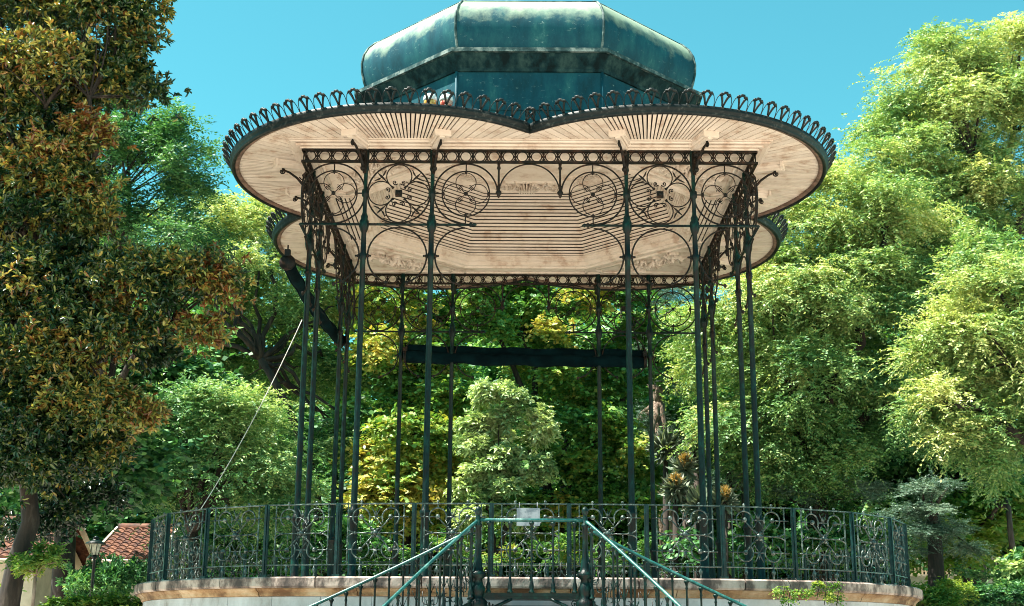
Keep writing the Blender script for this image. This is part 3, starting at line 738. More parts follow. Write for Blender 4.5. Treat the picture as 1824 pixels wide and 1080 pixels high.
# ------------------------------------------------------------------ platform railing
NPAN = 40
posts = arclen_pts(RB, NPAN, .5)            # the middle panel straddles the front centre
RL = thing('platform_railing', (0, 0, FZ), 'wrought iron railing of circle and scroll panels round the plinth rim', 'railing')
H = .985
def panel_mb(w=1.03):
    m = MB(); hw = w/2
    m.box((0, 0, H-.008), (w, .035, .016)); m.box((0, 0, .165), (w, .03, .014))
    for s1 in (-1, 1):
        m.box((s1*(hw-.125), 0, (H+.165)/2), (.016, .016, H-.165))
        for z in (.365, .80):
            c = (s1*.205, 0, z); 
            ag = {(1, .80): (-60, 200), (-1, .80): (-20, 240), (1, .365): (-225, 60), (-1, .365): (-240, 45)}[(s1, z)]
            m.arcxz(c, .118, ag[0], ag[1], .0105, 24, 6)
            m.ball((c[0], -.012, c[2]), .034, 9)
            m.tube([c, (s1*(hw-.06), 0, z)], .008, 5); m.ball((s1*(hw-.125), -.008, z), .017, 6)
            m.tube([c, (s1*.13, 0, .585+(z-.585)*.6), (s1*.03, 0, .585+(z-.585)*.14)], [.010, .009, .012], 6)
            # curls from the circle toward the middle
            zz = .585+(z-.585)*.42
            m.tube([(c[0]-s1*.11, 0, c[2]-(.05 if z > .5 else -.05)), (s1*.075, 0, zz+(.02 if z > .5 else -.02)), (0, 0, c[2])], [.008, .007, .007], 5)
        # middle bar with forked curl
        m.tube([(s1*.03, 0, .585), (s1*.30, 0, .585)], .009, 6); m.ball((s1*.285, -.006, .585), .02, 6)
        for s2 in (-1, 1):
            m.tube([(s1*.28, 0, .585), (s1*.33, 0, .585+s2*.012), (s1*.375, 0, .585+s2*.035), (s1*.40, 0, .585+s2*.062)], [.010, .010, .009, .006], 5)
            m.spiral((s1*.05, 0, .585+s2*.05), .035, 90*s2, -s1*s2*.9, .009, n=10)
        m.tube([(s1*.205, 0, .247), (s1*.205, 0, .165)], .008, 5)
        m.tube([(s1*.205, 0, .918), (s1*.205, 0, H)], .008, 5)
        m.lathe((s1*.205, 0, 0), [(.008, .0), (.014, .02), (.010, .05), (.030, .10), (.020, .125), (.012, .16)], 7)
        m.ball((s1*.205, 0, H+.018), .02, 7)
        m.tube([(s1*.205, 0, .44), (s1*.205, 0, .585)], .006, 4)
    m.ball((0, -.015, .585), .042, 9)
    for a in range(0, 360, 60): m.ball((.05*cos(radians(a)), -.005, .585+.05*sin(radians(a))), .020, 6)
    for z, s2 in ((.80, 1), (.365, -1)):
        m.tube([(-.09, 0, z), (.09, 0, z)], .008, 5)
        for s1 in (-1, 1): m.tube([(s1*.012, 0, z), (s1*.02, 0, z+s2*.05), (s1*.05, 0, z+s2*.1), (s1*.062, 0, z+s2*.125)], [.008, .008, .007, .006], 5)
        m.tube([(0, 0, z), (0, 0, z+s2*.09)], [.01, .005], 5)
    return m
def post_mb():
    m = MB(); m.box((0, 0, H/2), (.062, .035, H)); m.box((0, -.012, H/2), (.022, .045, H-.02)); m.box((0, 0, .02), (.10, .07, .04)); return m
pm = panel_mb().mesh('railing_panel'); pom = post_mb().mesh('post')
for i in range(NPAN):
    (x0, y0), (x1, y1) = posts[i-1], posts[i]
    ang = atan2(y1-y0, x1-x0); L = hypot(x1-x0, y1-y0)
    part('railing_panel', pm, MT['rail_iron'], RL, T((x0+x1)/2, (y0+y1)/2, FZ, ang, (L-.03)/1.03))
    xn, yn = posts[(i+1) % NPAN]
    a2 = atan2(yn-y0, xn-x0)
    part('post', pom, MT['post_iron'], RL, T(x1, y1, FZ, a2))

# ------------------------------------------------------------------ stair with iron balustrades
ST = thing('iron_staircase', (0, -7.2, GZ), 'green iron double stair with thin balusters and pale handrails climbing to the platform gate', 'staircase')
LZ0 = .355; XL = .655; YF = -7.67; HR = .875
ld = MB(); ld.box((0, (YF-6.35)/2, LZ0-.02), (2*XL+.06, -YF-6.33, .04)); 
part('landing', ld, MT['green_iron'], ST)
lf = MB()
lf.box((0, YF+.01, LZ0-.055), (2*XL-.05, .03, .028))
for s1 in (-1, 1):
    lf.tube([(s1*(XL-.02), YF+.01, LZ0-.55), (s1*(XL-.06), YF+.01, LZ0-.38), (s1*(XL-.2), YF+.01, LZ0-.17), (s1*(XL-.42), YF+.01, LZ0-.07)], .02, 6)
    lf.spiral((s1*(XL-.14), YF+.01, LZ0-.13), .05, 0, s1*1.1, .01, n=14)
lf.box((0, YF+.55, (LZ0+GZ)/2-.06), (2*XL-.1, .03, LZ0-GZ-.14))
part('landing_bracket', lf, MT['green_iron'], ST)
def newel_mb():
    m = MB(); z = LZ0
    m.lathe((0, 0, 0), [(.09, GZ-LZ0), (.09, -1.2), (.07, -1.15), (.06, -.75), (.085, -.6), (.105, -.45), (.105, -.2), (.12, -.17), (.12, -.10), (.07, -.06), (.085, -.01), (.095, .05), (.07, .10), (.055, .16), (.10, .19), (.105, .23), (.07, .26), (.06, .30), (.045, .42), (.036, .5), (.034, .78), (.05, .80), (.05, .82), (.03, .84), (.035, .90), (.022, .93), (.03, .95), (.042, .975), (.042, 1.0), (.028, 1.03), (.004, 1.045)], 14)
    return m
nm = newel_mb().mesh('newel_post')
for s1 in (-1, 1): part('newel_post', nm, MT['green_iron'], ST, T(s1*XL, YF, LZ0))
def bal_mb():
    m = MB(); h = HR
    m.lathe((0, 0, 0), [(.036, 0), (.036, .02), (.022, .035), (.03, .07), (.024, .11), (.0155, .13), (.0135, .3), (.013, h-.14), (.019, h-.12), (.013, h-.10), (.017, h-.07), (.03, h-.045), (.034, h-.03), (.012, h-.015)], 8)
    return m
def scroll_mb(w=.19):
    m = MB()
    for s1 in (-1, 1):
        m.tube([(s1*.012, 0, .34), (s1*.035, 0, .40), (s1*.06, 0, .46)], [.006, .006, .004], 4)
        pts = [(s1*w*.5, 0, .36)]
        for i in range(15):
            t = i/14; q = radians(0 if s1 > 0 else 180)-s1*(-1)*0
            a = -pi*1.6*t; rad = .052*(1-.75*t); cx = w*.5-.052
            pts.append((s1*(cx+rad*cos(a)), 0, .235+rad*sin(a)))
        m.tube(pts, .0065, 4)
    return m
bam = bal_mb().mesh('baluster'); scm = scroll_mb().mesh('scroll')
def place_bal(x, y, z, ang):
    b = part('baluster', bam, MT['green_iron'], ST, T(x, y, z, ang))
    part('scroll', scm, MT['green_iron'], b, T(x, y, z, ang))
for i in range(5): place_bal(-XL+2*XL*(i+.5+.12*(i-2)*0)/5, YF, LZ0, 0)
def bez(P, t):
    P = [np.array(p, float) for p in P]
    while len(P) > 1: P = [a*(1-t)+b*t for a, b in zip(P[:-1], P[1:])]
    return P[0]
FR = [(XL, YF), (1.45, -8.42), (2.05, -9.3), (2.75, -10.6)]
RRr = [(XL+.02, YF+.85), (2.15, -6.76), (3.95, -7.1), (5.35, -8.0)]
hr0 = MB(); hr0.tube([(-XL, YF, LZ0+HR), (XL, YF, LZ0+HR)], .022, 8); part('handrail', hr0, MT['handrail'], ST)
NSTEP = 13
for s1 in (-1, 1):
    for CUR, nb in ((FR, 19), (RRr, 27)):
        pts = []
        for i in range(41):
            t = i/40; p = bez(CUR, t); pts.append((s1*p[0], p[1], LZ0+HR+(GZ-LZ0)*t))
        if CUR is RRr: pts.insert(0, (s1*(XL), YF+.02, LZ0+HR))
        hh = MB(); hh.tube(pts, .021, 8); part('handrail', hh, MT['handrail'], ST)
        st_ = MB(); pl = [(x, y, z-HR-.02) for x, y, z in pts]
        for a, b in zip(pl[:-1], pl[1:]):
            st_.add([(a[0], a[1], a[2]-.11), (b[0], b[1], b[2]-.11), (b[0], b[1], b[2]+.0), (a[0], a[1], a[2]+.0)], [(0, 1, 2, 3)], False)
            o_ = .02; st_.add([(a[0], a[1]-o_, a[2]-.11), (b[0], b[1]-o_, b[2]-.11), (b[0], b[1]-o_, b[2]+.0), (a[0], a[1]-o_, a[2]+.0)], [(3, 2, 1, 0)], False)
            st_.add([(a[0], a[1]-o_, a[2]), (b[0], b[1]-o_, b[2]), (b[0], b[1], b[2]), (a[0], a[1], a[2])], [(0, 1, 2, 3)], False)
        part('stringer', st_, MT['green_iron'], ST)
        for i in range(nb):
            t = (i+.6)/nb; p = bez(CUR, t); d = bez(CUR, min(1, t+.02))-bez(CUR, t-.02)
            place_bal(s1*p[0], p[1], LZ0+(GZ-LZ0)*t, atan2(d[1], d[0]*s1))
    for i in range(NSTEP):
        t_a, t_b = i/NSTEP, (i+1)/NSTEP; z = LZ0+(GZ-LZ0)*(i+1)/NSTEP
        if i == NSTEP-1: break
        q = [bez(FR, t_a), bez(FR, t_b), bez(RRr, t_b), bez(RRr, t_a)]
        m = MB(); vs = [(s1*a, b, z-.03) for a, b in q]+[(s1*a, b, z) for a, b in q]
        m.add(vs, [(3, 2, 1, 0), (4, 5, 6, 7), (0, 1, 5, 4), (1, 2, 6, 5), (2, 3, 7, 6), (3, 0, 4, 7)], False)
        part('step', m, MT['green_iron'], ST)

# information plate hung on the gate panel
sg_ = at(941, 921, -6.24)
sm_ = MB(); sm_.box((sg_[0], -6.24, sg_[2]), (.31, .012, .235))
for dx in (-.12, .12): sm_.tube([(sg_[0]+dx, -6.235, sg_[2]+.11), (sg_[0]+dx, -6.18, sg_[2]+.20)], .004, 4)
tag(part('notice_plate', sm_, MT['plate']), 'small blank grey rectangular plate hung on the railing above the stair landing', 'sign')

# ------------------------------------------------------------------ rolled awnings
def awning(P0, P1, nm_, label, sag, w=1.0):
    P0, P1 = Vector(P0), Vector(P1); L = (P1-P0).length
    t = thing(nm_, (P0+P1)/2, label, 'awning', 'rolled awnings between the columns')
    m = MB(); pts = []; rs = []
    for i in range(25):
        f = i/24; p = P0.lerp(P1, f); p = p+Vector((0, 0, -sag*4*f*(1-f)+.015*sin(f*31)))
        pts.append(p); rs.append(w*(.125+.012*sin(f*47)+.008*sin(f*23)))
    m.tube(pts, rs, 12); o = part('roll', m, MT['awning'], t)
    h = MB(); d = (P1-P0).normalized()
    n = d.cross(Vector((0, 0, 1)))
    for a, b in zip(pts[:-1], pts[1:]):      # head box and drooping valance
        q = [a+Vector((0, 0, .27*w)), b+Vector((0, 0, .27*w)), b+Vector((0, 0, -.02))-n*.10, a+Vector((0, 0, -.02))-n*.10]
        q2 = [v-n*.02 for v in q]
        h.add(q+q2, [(0, 1, 2, 3), (7, 6, 5, 4), (0, 4, 5, 1), (2, 6, 7, 3)], True)
    part('valance', h, MT['awning'], t)
    e = MB()
    for p in (P0, P1):
        e.lathe(p, [(.13, -.03), (.14, 0), (.13, .03)], 12, 'x' if abs(d.x) > .5 else 'y')
        e.box(p+Vector((0, 0, .16)), (.09, .09, .12)); e.tube([p, p+Vector((0, 0, .3))], .014, 5)
    part('end_bracket', e, MT['dark_iron'], t)
awning((-2.58, S+.02, 5.78), (2.56, S+.02, 5.70), 'rolled_awning', 'dark rolled-up awning stretched across the two rear pairs of columns', .02)
awning((-4.02, -2.9, 5.92), (-3.85, 2.75, 5.90), 'rolled_awning', 'dark green rolled awning sagging along the left side columns', .10, .72)

# rope from the left awning down to the railing
r0 = at(538, 570, -2.9); r1 = at(357, 908, -3.9)
rp = MB(); r0, r1 = Vector(r0), Vector(r1)
rp.tube([r0.lerp(r1, f)+Vector((0, 0, -.30*4*f*(1-f)*.5)) for f in [i/24 for i in range(25)]], .007, 6)
tag(part('rope', rp, MT['rope']), 'pale rope slanting from the left awning down to the railing', 'rope')

# two lamps sitting on the gutter
def roof_lamp(px, py, mat, label):
    p = at(px, py, -4.75)
    t = thing('floodlight', p, label, 'lamp', 'lamps on the canopy edge')
    x, y, z = p
    m = MB(); m.lathe((x, y, z+.02), [(.105, 0), (.11, .03), (.10, .075), (.075, .11), (.03, .13), (.005, .135)], 14); part('shade', m, MT['white'], t)
    m = MB(); m.lathe((x, y, z), [(.01, -.115), (.05, -.11), (.085, -.075), (.10, -.02), (.10, .02)], 14); part('globe', m, mat, t)
    m = MB(); m.tube([(x, y, z+.1), (x, y+.15, z+.08), (x, y+.3, z-.1), (x, y+.42, z-.2)], .014, 5); part('arm', m, MT['dark_iron'], t)
roof_lamp(766, 183, MT['amber_glass'], 'round lamp with amber glass and white shade, left one on the canopy edge')
roof_lamp(795, 184, MT['red_glass'], 'round lamp with red glass and white shade, right one on the canopy edge')

# ------------------------------------------------------------------ foliage engine
LT = {
 'diamond': (np.array([(0, 0, 0), (.45, .5, .06), (1, 0, -.05), (.45, -.5, .06)]), [(0, 1, 2, 3)]),
 'broad': (np.array([(0, 0, 0), (.3, .46, .10), (.72, .40, .08), (1, 0, -.12), (.72, -.40, .08), (.3, -.46, .10)]), [(0, 1, 2, 3), (0, 3, 4, 5)]),
}
def leaves_mesh(name, pos, dr_, nrm, ln, wd, tint, tmpl, mat):
    tv, tf = LT[tmpl]; n = len(pos); k = len(tv)
    dr_ = dr_/np.linalg.norm(dr_, axis=1, keepdims=True)
    w = np.cross(nrm, dr_); w /= np.linalg.norm(w, axis=1, keepdims=True)+1e-9
    nn = np.cross(dr_, w)
    V = pos[:, None, :] + tv[None, :, 0, None]*(dr_*ln[:, None])[:, None, :] + tv[None, :, 1, None]*(w*wd[:, None])[:, None, :] + tv[None, :, 2, None]*(nn*ln[:, None])[:, None, :]
    V = V.reshape(-1, 3).astype(np.float32)
    nf = len(tf); F = np.array(tf)
    idx = (np.arange(n)[:, None, None]*k + F[None]).reshape(-1).astype(np.int32)
    me = bpy.data.meshes.new(name); me.vertices.add(len(V)); me.vertices.foreach_set('co', V.ravel())
    me.loops.add(len(idx)); me.loops.foreach_set('vertex_index', idx)
    me.polygons.add(n*nf); me.polygons.foreach_set('loop_start', (np.arange(n*nf)*4).astype(np.int32))
    me.update(calc_edges=True)
    at_ = me.attributes.new('tint', 'FLOAT', 'POINT'); at_.data.foreach_set('value', np.repeat(tint.astype(np.float32), k))
    me.materials.append(mat)
    return me
def unit(v): return v/(np.linalg.norm(v, axis=-1, keepdims=True)+1e-9)
STY = {   # clump radius, twigs per clump, leaves per twig, twig length, droop, leaf length, width, template
 'locust':  dict(rs=.55, tw=15, lf=15, tl=.52, dp=.45, ll=.098, lw=.042, tp='diamond', spread=.9),
 'locust2': dict(rs=.48, tw=14, lf=16, tl=.52, dp=.38, ll=.088, lw=.034, tp='diamond', spread=.8),
 'fine':    dict(rs=.35, tw=8, lf=10, tl=.38, dp=.25, ll=.09, lw=.035, tp='diamond', spread=1.0),
 'maple':   dict(rs=.55, tw=10, lf=9, tl=.45, dp=.35, ll=.16, lw=.12, tp='diamond', spread=1.1),
 'dark':    dict(rs=.7, tw=12, lf=9, tl=.6, dp=.25, ll=.19, lw=.12, tp='diamond', spread=1.1),
 'magnolia': dict(rs=.24, tw=9, lf=10, tl=.24, dp=.0, ll=.098, lw=.038, tp='broad', spread=1.0),
 'cedar':   dict(rs=.55, tw=16, lf=22, tl=.75, dp=.12, ll=.085, lw=.016, tp='diamond', spread=.8),
 'tiny':    dict(rs=.07, tw=5, lf=6, tl=.10, dp=.1, ll=.07, lw=.026, tp='broad', spread=.9),
 'small':   dict(rs=.14, tw=6, lf=7, tl=.17, dp=.15, ll=.085, lw=.032, tp='broad', spread=.9),
 'bough':   dict(rs=.14, tw=9, lf=30, tl=.40, dp=.22, ll=.055, lw=.013, tp='diamond', spread=.8),
 'grey':    dict(rs=.26, tw=11, lf=9, tl=.27, dp=.40, ll=.15, lw=.06, tp='broad', spread=.8),
}
def foliage(name, blobs, style, mat, dens=1.0, seed=1, tvar=.18, hier=True):
    """blobs: (centre xyz, radii xyz, tint, clumps)"""
    R = np.random.default_rng(seed); st = STY[style]
    Cs, Ns, Ts = [], [], []
    for (c, rad, tint, kc) in blobs:
        kc = int(kc*dens); d = unit(R.normal(size=(kc, 3))); 
        d[:, 2] = np.where(d[:, 2] < -.3, -d[:, 2]*.6, d[:, 2]); d = unit(d)
        if hier:
            nsb = max(3, kc//6); sd_ = d[:nsb]; pick = R.integers(0, nsb, kc)
            sub = R.uniform(.16, .44, size=(nsb, 1))[pick]
            off = unit(R.normal(size=(kc, 3))+sd_[pick]*.7+np.array([0, 0, .35]))*sub*R.uniform(.5, 1.1, (kc, 1))
            off[:, 2] *= .7
            Cs.append(np.array(c)+(sd_[pick]*R.uniform(.5, 1.12, (nsb, 1))[pick]+off)*np.array(rad)*(.74 if style == 'magnolia' else 1.0)); Ns.append(unit(sd_[pick]+off*2))
            Ts.append(tint+(R.normal(0, tvar*.8, nsb))[pick]+R.normal(0, tvar*.3, kc)); continue
        rr_ = R.uniform(.62, 1.06, size=(kc, 1))
        # lumpy outline
        lump = 1+.16*np.sin(d[:, :1]*5.1+seed)+.14*np.sin(d[:, 2:]*6.3+seed*2.1+d[:, 1:2]*4)
        Cs.append(np.array(c)+d*np.array(rad)*rr_*lump); Ns.append(d)
        Ts.append(np.full(kc, tint)+R.normal(0, tvar*.55, kc))
    C = np.vstack(Cs); N = np.vstack(Ns); TT = np.concatenate(Ts); K = len(C)
    tw, lf = st['tw'], st['lf']
    size = R.uniform(.7, 1.3, size=(K, 1, 1))
    # twigs
    td = R.normal(size=(K, tw, 3)); 
    if style in ('cedar', 'bough'): td[:, :, 2] *= .22
    else: td[:, :, 2] = td[:, :, 2]*.6+.15
    td = unit(unit(td)*1.0+N[:, None, :]*.75)
    base = C[:, None, :]+R.normal(size=(K, tw, 3))*st['rs']*.42*size*np.array([1, 1, .6])
    s_ = np.linspace(.1, 1, lf)[None, None, :, None]+R.uniform(-.03, .03, size=(K, tw, lf, 1))
    L = st['tl']*size[..., None]*R.uniform(.7, 1.25, size=(K, tw, 1, 1))
    if style == 'magnolia': s_ = .72+.28*s_
    pos = base[:, :, None, :]+td[:, :, None, :]*s_*L
    pos[..., 2:] -= st['dp']*(s_**2)*L
    side = unit(np.cross(td, np.array([0, 0, 1.0]))+R.normal(size=td.shape)*.15)
    sg_n = np.where(np.arange(lf) % 2 == 0, 1.0, -1.0)[None, None, :, None]
    if style == 'magnolia':
        ld_ = unit(R.normal(size=pos.shape)*.8+td[:, :, None, :]*.9)
    else:
        ld_ = td[:, :, None, :]*.6+side[:, :, None, :]*sg_n*st['spread']+R.normal(size=pos.shape)*.22
        ld_[..., 2] -= st['dp']*s_[..., 0]*1.1
    nr = R.normal(size=pos.shape)*.62+np.array([0, 0, .75])+N[:, None, None, :]*.45
    P = pos.reshape(-1, 3); D = ld_.reshape(-1, 3); NR = nr.reshape(-1, 3); n = len(P)
    ln = st['ll']*R.uniform(.65, 1.3, n); wd = st['lw']*R.uniform(.7, 1.25, n)
    ti = np.clip(np.repeat(TT, tw*lf)+R.normal(0, tvar, n), 0, 1)
    return leaves_mesh(name, P, D, NR, ln, wd, ti, st['tp'], mat), C

def wood(base, fork, C, r0, seed=1, nb=26, wob=.25, trunk_pts=None):
    """trunk from base to fork, limbs on to some of the clumps"""
    R = random.Random(seed); m = MB(); base = Vector(base); fork = Vector(fork)
    pts = trunk_pts or [base, base.lerp(fork, .35)+Vector((R.uniform(-.15, .15), R.uniform(-.15, .15), 0)), base.lerp(fork, .7)+Vector((R.uniform(-.2, .2), R.uniform(-.2, .2), 0)), fork]
    k = len(pts); m.tube([Vector(p) for p in pts], [r0*(1.25 if i == 0 else 1.0-.35*i/(k-1)) for i in range(k)], 10)
    if len(C) == 0: return m
    idx = [R.randrange(len(C)) for _ in range(nb)]
    mains = []
    for j in idx[:max(4, nb//4)]:
        e = Vector(C[j]); L = (e-fork).length
        mid = fork.lerp(e, .45)+Vector((R.uniform(-1, 1), R.uniform(-1, 1), R.uniform(0, 1)))*wob*L*.5
        q = [(fork*(1-t)**2+mid*2*t*(1-t)+e*t*t)+Vector((R.uniform(-1, 1), R.uniform(-1, 1), R.uniform(-1, 1)))*.035*L*(t > 0) for t in [i/9 for i in range(10)]]
        rr_ = [r0*.55*(1-.85*i/9) for i in range(10)]
        m.tube(q, rr_, 7); mains.append((q, rr_))
    for j in idx[max(4, nb//4):]:
        e = Vector(C[j]); q, rr_ = min(mains, key=lambda a: min((e-p).length for p in a[0][2:8]))
        i = min(range(2, 8), key=lambda i: (e-q[i]).length); s0 = q[i]; L = (e-s0).length
        mid = s0.lerp(e, .5)+Vector((R.uniform(-1, 1), R.uniform(-1, 1), R.uniform(-.2, 1)))*.2*L
        m.tube([(s0*(1-t)**2+mid*2*t*(1-t)+e*t*t) for t in [i2/6 for i2 in range(7)]], [max(.008, rr_[i]*.6*(1-.8*t)) for t in [i2/6 for i2 in range(7)]], 5)
    return m
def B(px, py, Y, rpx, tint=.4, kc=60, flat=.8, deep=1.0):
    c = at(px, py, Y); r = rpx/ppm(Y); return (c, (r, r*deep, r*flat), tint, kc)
def tree(name, label, cat, blobs, style, mat, base_xy, r0, fork_z, group=None, seed=1, dens=1.0, bark='bark', nb=26, tvar=.18, wob=.25, trunk_pts=None, fork_xy=None):
    x, y = base_xy; t = thing(name, (x, y, GZ), label, cat, group)
    me, C = foliage('crown', blobs, style, mat, dens, seed, tvar)
    part('crown', me, None, t)
    fx, fy = fork_xy or (x+random.uniform(-.3, .3), y)
    fk = trunk_pts[-1] if trunk_pts else (fx, fy, fork_z)
    part('trunk', wood((x, y, GZ-.1), fk, C, r0, seed, nb, wob, trunk_pts), MT[bark], t)
    return t
exec_marker = None
# ------------------------------------------------------------------ trees
def gx(px, Y): return at(px, 1000, Y)[0]
# big rusty-leaved magnolia on the left, near
Y0 = -5.0
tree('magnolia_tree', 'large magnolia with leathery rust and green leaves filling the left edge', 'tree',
     [B(40, 30, Y0, 150, .40, 170), B(175, 50, Y0-.5, 85, .42, 70), B(190, 150, Y0-.3, 60, .45, 50), B(85, 150, Y0-.6, 115, .58, 110), B(20, 230, Y0, 140, .48, 130), B(80, 330, Y0-.4, 90, .58, 75),  # raised tints put the sunlit olive patches into the leaf colour
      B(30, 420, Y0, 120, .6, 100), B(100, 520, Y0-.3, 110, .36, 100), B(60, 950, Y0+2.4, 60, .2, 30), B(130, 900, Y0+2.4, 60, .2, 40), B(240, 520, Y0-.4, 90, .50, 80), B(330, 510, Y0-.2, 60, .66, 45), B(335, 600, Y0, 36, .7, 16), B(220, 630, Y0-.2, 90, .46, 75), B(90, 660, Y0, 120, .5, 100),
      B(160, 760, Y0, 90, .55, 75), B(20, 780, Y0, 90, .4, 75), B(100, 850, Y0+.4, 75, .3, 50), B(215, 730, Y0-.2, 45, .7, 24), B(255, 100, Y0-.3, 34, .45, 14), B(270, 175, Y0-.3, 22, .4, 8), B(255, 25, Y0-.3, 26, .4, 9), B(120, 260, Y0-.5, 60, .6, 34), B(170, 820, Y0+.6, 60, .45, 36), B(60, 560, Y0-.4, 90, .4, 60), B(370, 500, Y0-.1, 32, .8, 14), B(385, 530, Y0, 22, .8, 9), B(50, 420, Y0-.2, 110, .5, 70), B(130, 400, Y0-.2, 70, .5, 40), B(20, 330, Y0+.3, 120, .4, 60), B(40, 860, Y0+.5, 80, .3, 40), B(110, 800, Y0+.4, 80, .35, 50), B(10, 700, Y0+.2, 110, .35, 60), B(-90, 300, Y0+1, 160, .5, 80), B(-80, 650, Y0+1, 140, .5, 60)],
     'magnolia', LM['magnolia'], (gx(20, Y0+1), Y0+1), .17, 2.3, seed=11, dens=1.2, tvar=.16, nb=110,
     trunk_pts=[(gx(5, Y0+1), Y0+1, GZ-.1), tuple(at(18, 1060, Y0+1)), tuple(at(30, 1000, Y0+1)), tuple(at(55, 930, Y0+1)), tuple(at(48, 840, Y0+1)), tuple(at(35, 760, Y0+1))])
# finer tree behind it, against the sky
tree('pepper_tree', 'sparse fine-leaved dark green tree reaching into the sky behind the magnolia', 'tree',
     [B(250, 240, 1, 55, .4, 34), B(320, 270, 1, 45, .4, 26), B(352, 285, 1, 30, .4, 16), B(300, 230, 1, 30, .4, 14), B(345, 340, 1, 30, .4, 14), B(230, 320, 1.5, 80, .35, 80), B(200, 230, 1.5, 60, .35, 50), B(320, 330, 1, 42, .4, 22), B(280, 400, 1.5, 60, .35, 40), B(160, 260, 1, 70, .4, 40), B(180, 380, 1, 80, .35, 60), B(330, 440, 1, 60, .3, 34), B(380, 470, 1.5, 45, .3, 20), B(120, 450, 1.5, 90, .35, 50)],
     'fine', LM['dark'], (gx(120, 2.5), 2.5), .2, 3.0, seed=12, dens=1.1, nb=50)
# light green tree behind the left side with its crooked limbs showing
Yb = 13
tree('pagoda_tree', 'tall light green tree with crooked dark limbs behind the left columns', 'tree',
     [B(400, 400, Yb, 75, .75, 60), B(470, 410, Yb+1, 80, .8, 60), B(330, 430, Yb, 75, .7, 50), B(530, 470, Yb+1, 75, .7, 45), B(420, 490, Yb, 90, .6, 60), B(230, 450, Yb, 80, .7, 45), B(140, 460, Yb, 80, .6, 45), B(510, 560, Yb+1, 75, .45, 36), B(400, 570, Yb+2, 80, .4, 40), B(310, 560, Yb, 70, .5, 40),
      B(590, 560, Yb+2, 70, .5, 40), B(600, 680, Yb+2, 60, .35, 34), B(520, 660, Yb+3, 60, .35, 30), B(560, 780, Yb+1, 70, .3, 45), B(620, 820, Yb+1, 70, .25, 50), B(450, 560, Yb+3, 95, .5, 80), B(380, 640, Yb+3, 90, .4, 70), B(500, 620, Yb+3.5, 95, .4, 80), B(300, 640, Yb+2, 90, .4, 60), B(560, 700, Yb+3.5, 80, .35, 60), B(450, 690, Yb+3.5, 80, .35, 60), B(350, 500, Yb+2, 90, .6, 70), B(260, 520, Yb+2, 80, .55, 50)],
     'locust', LM['teal'] if False else LM['locust'], (gx(560, Yb), Yb), .15, 4, seed=13, dens=.9, nb=64, wob=.5, tvar=.16,
     trunk_pts=[(gx(575, Yb), Yb, GZ-.1), tuple(at(570, 950, Yb)), tuple(at(560, 850, Yb)), tuple(at(535, 780, Yb)), tuple(at(500, 700, Yb)), tuple(at(465, 640, Yb))])
# feathery tree low left
Yc = 5.5
tree('feathery_tree', 'low feathery blue-green tree beside the left end of the railing', 'tree',
     [B(330, 780, Yc, 95, .55, 90), B(430, 770, Yc, 75, .6, 60), B(480, 830, Yc, 70, .5, 50), B(250, 840, Yc, 70, .45, 60), B(390, 860, Yc, 80, .5, 70), B(310, 900, Yc, 60, .3, 40), B(260, 740, Yc, 60, .35, 40), B(500, 900, Yc+1, 60, .35, 40), B(440, 930, Yc, 60, .35, 40)],
     'locust2', LM['teal'], (gx(360, Yc), Yc), .18, 2.2, seed=14, nb=30)
# dark trees under and behind on the left
tree('holm_oak', 'dark dense evergreen between the magnolia and the tiled house', 'tree',
     [B(150, 820, 2, 80, .3, 50), B(230, 850, 3, 50, .25, 30), B(70, 850, 5, 50, .25, 30), B(180, 700, 6, 120, .3, 70), B(60, 640, 6, 120, .3, 60), B(290, 700, 7, 90, .3, 50), B(270, 600, 8, 80, .4, 40), B(170, 560, 8, 100, .4, 50), B(140, 900, 3, 36, .3, 20)],
     'dark', LM['dark'], (gx(115, 4), 4), .25, 2.0, seed=15)
# maple with yellow branches behind the bandstand
Yd = 14
tree('maple_tree', 'maple turning yellow and orange seen through the left front columns', 'tree',
     [B(690, 560, Yd, 70, .62, 55), B(770, 560, Yd+1, 65, .45, 50), B(680, 640, Yd, 50, .74, 36), B(760, 660, Yd, 60, .5, 50), B(700, 720, Yd+1, 70, .35, 55), B(790, 740, Yd, 55, .5, 45), B(690, 830, Yd-2, 50, .74, 40), B(745, 790, Yd-2, 45, .6, 34), B(725, 900, Yd-2, 55, .78, 44), B(670, 910, Yd-2, 40, .74, 26), B(790, 850, Yd-1, 45, .6, 30), B(830, 600, Yd+1, 60, .4, 45), B(850, 520, Yd+1, 60, .45, 45), B(650, 760, Yd, 50, .4, 35), B(740, 480, Yd+2, 80, .5, 50), B(760, 960, Yd-1, 60, .7, 40)],
     'maple', LM['maple'], (gx(735, Yd), Yd), .25, 2.5, seed=16, nb=34, tvar=.12)
Ye = 17
tree('linden_tree', 'tall deep green tree behind the middle of the bandstand with a few yellow sprigs', 'tree',
     [B(900, 540, Ye, 90, .42, 65), B(990, 560, Ye, 85, .46, 60), B(1080, 560, Ye, 80, .32, 55), B(940, 640, Ye+1, 90, .38, 60), B(1040, 680, Ye, 90, .46, 65), B(1110, 720, Ye, 70, .4, 50), B(1000, 780, Ye-1, 80, .38, 60), B(1080, 830, Ye-1, 80, .42, 60), B(1010, 890, Ye-1, 75, .38, 55), B(1100, 920, Ye-1, 70, .42, 45), B(982, 595, Ye-2, 18, .8, 8), B(1053, 535, Ye-2, 20, .84, 8), B(1000, 680, Ye-2, 34, .5, 16), B(900, 900, Ye, 80, .42, 50), B(960, 960, Ye-1, 80, .5, 45), B(1150, 620, Ye+1, 60, .42, 40)],
     'maple', LM['maple'], (gx(1010, Ye), Ye), .35, 3.5, seed=17, nb=34, tvar=.12)
Yf = 10.5
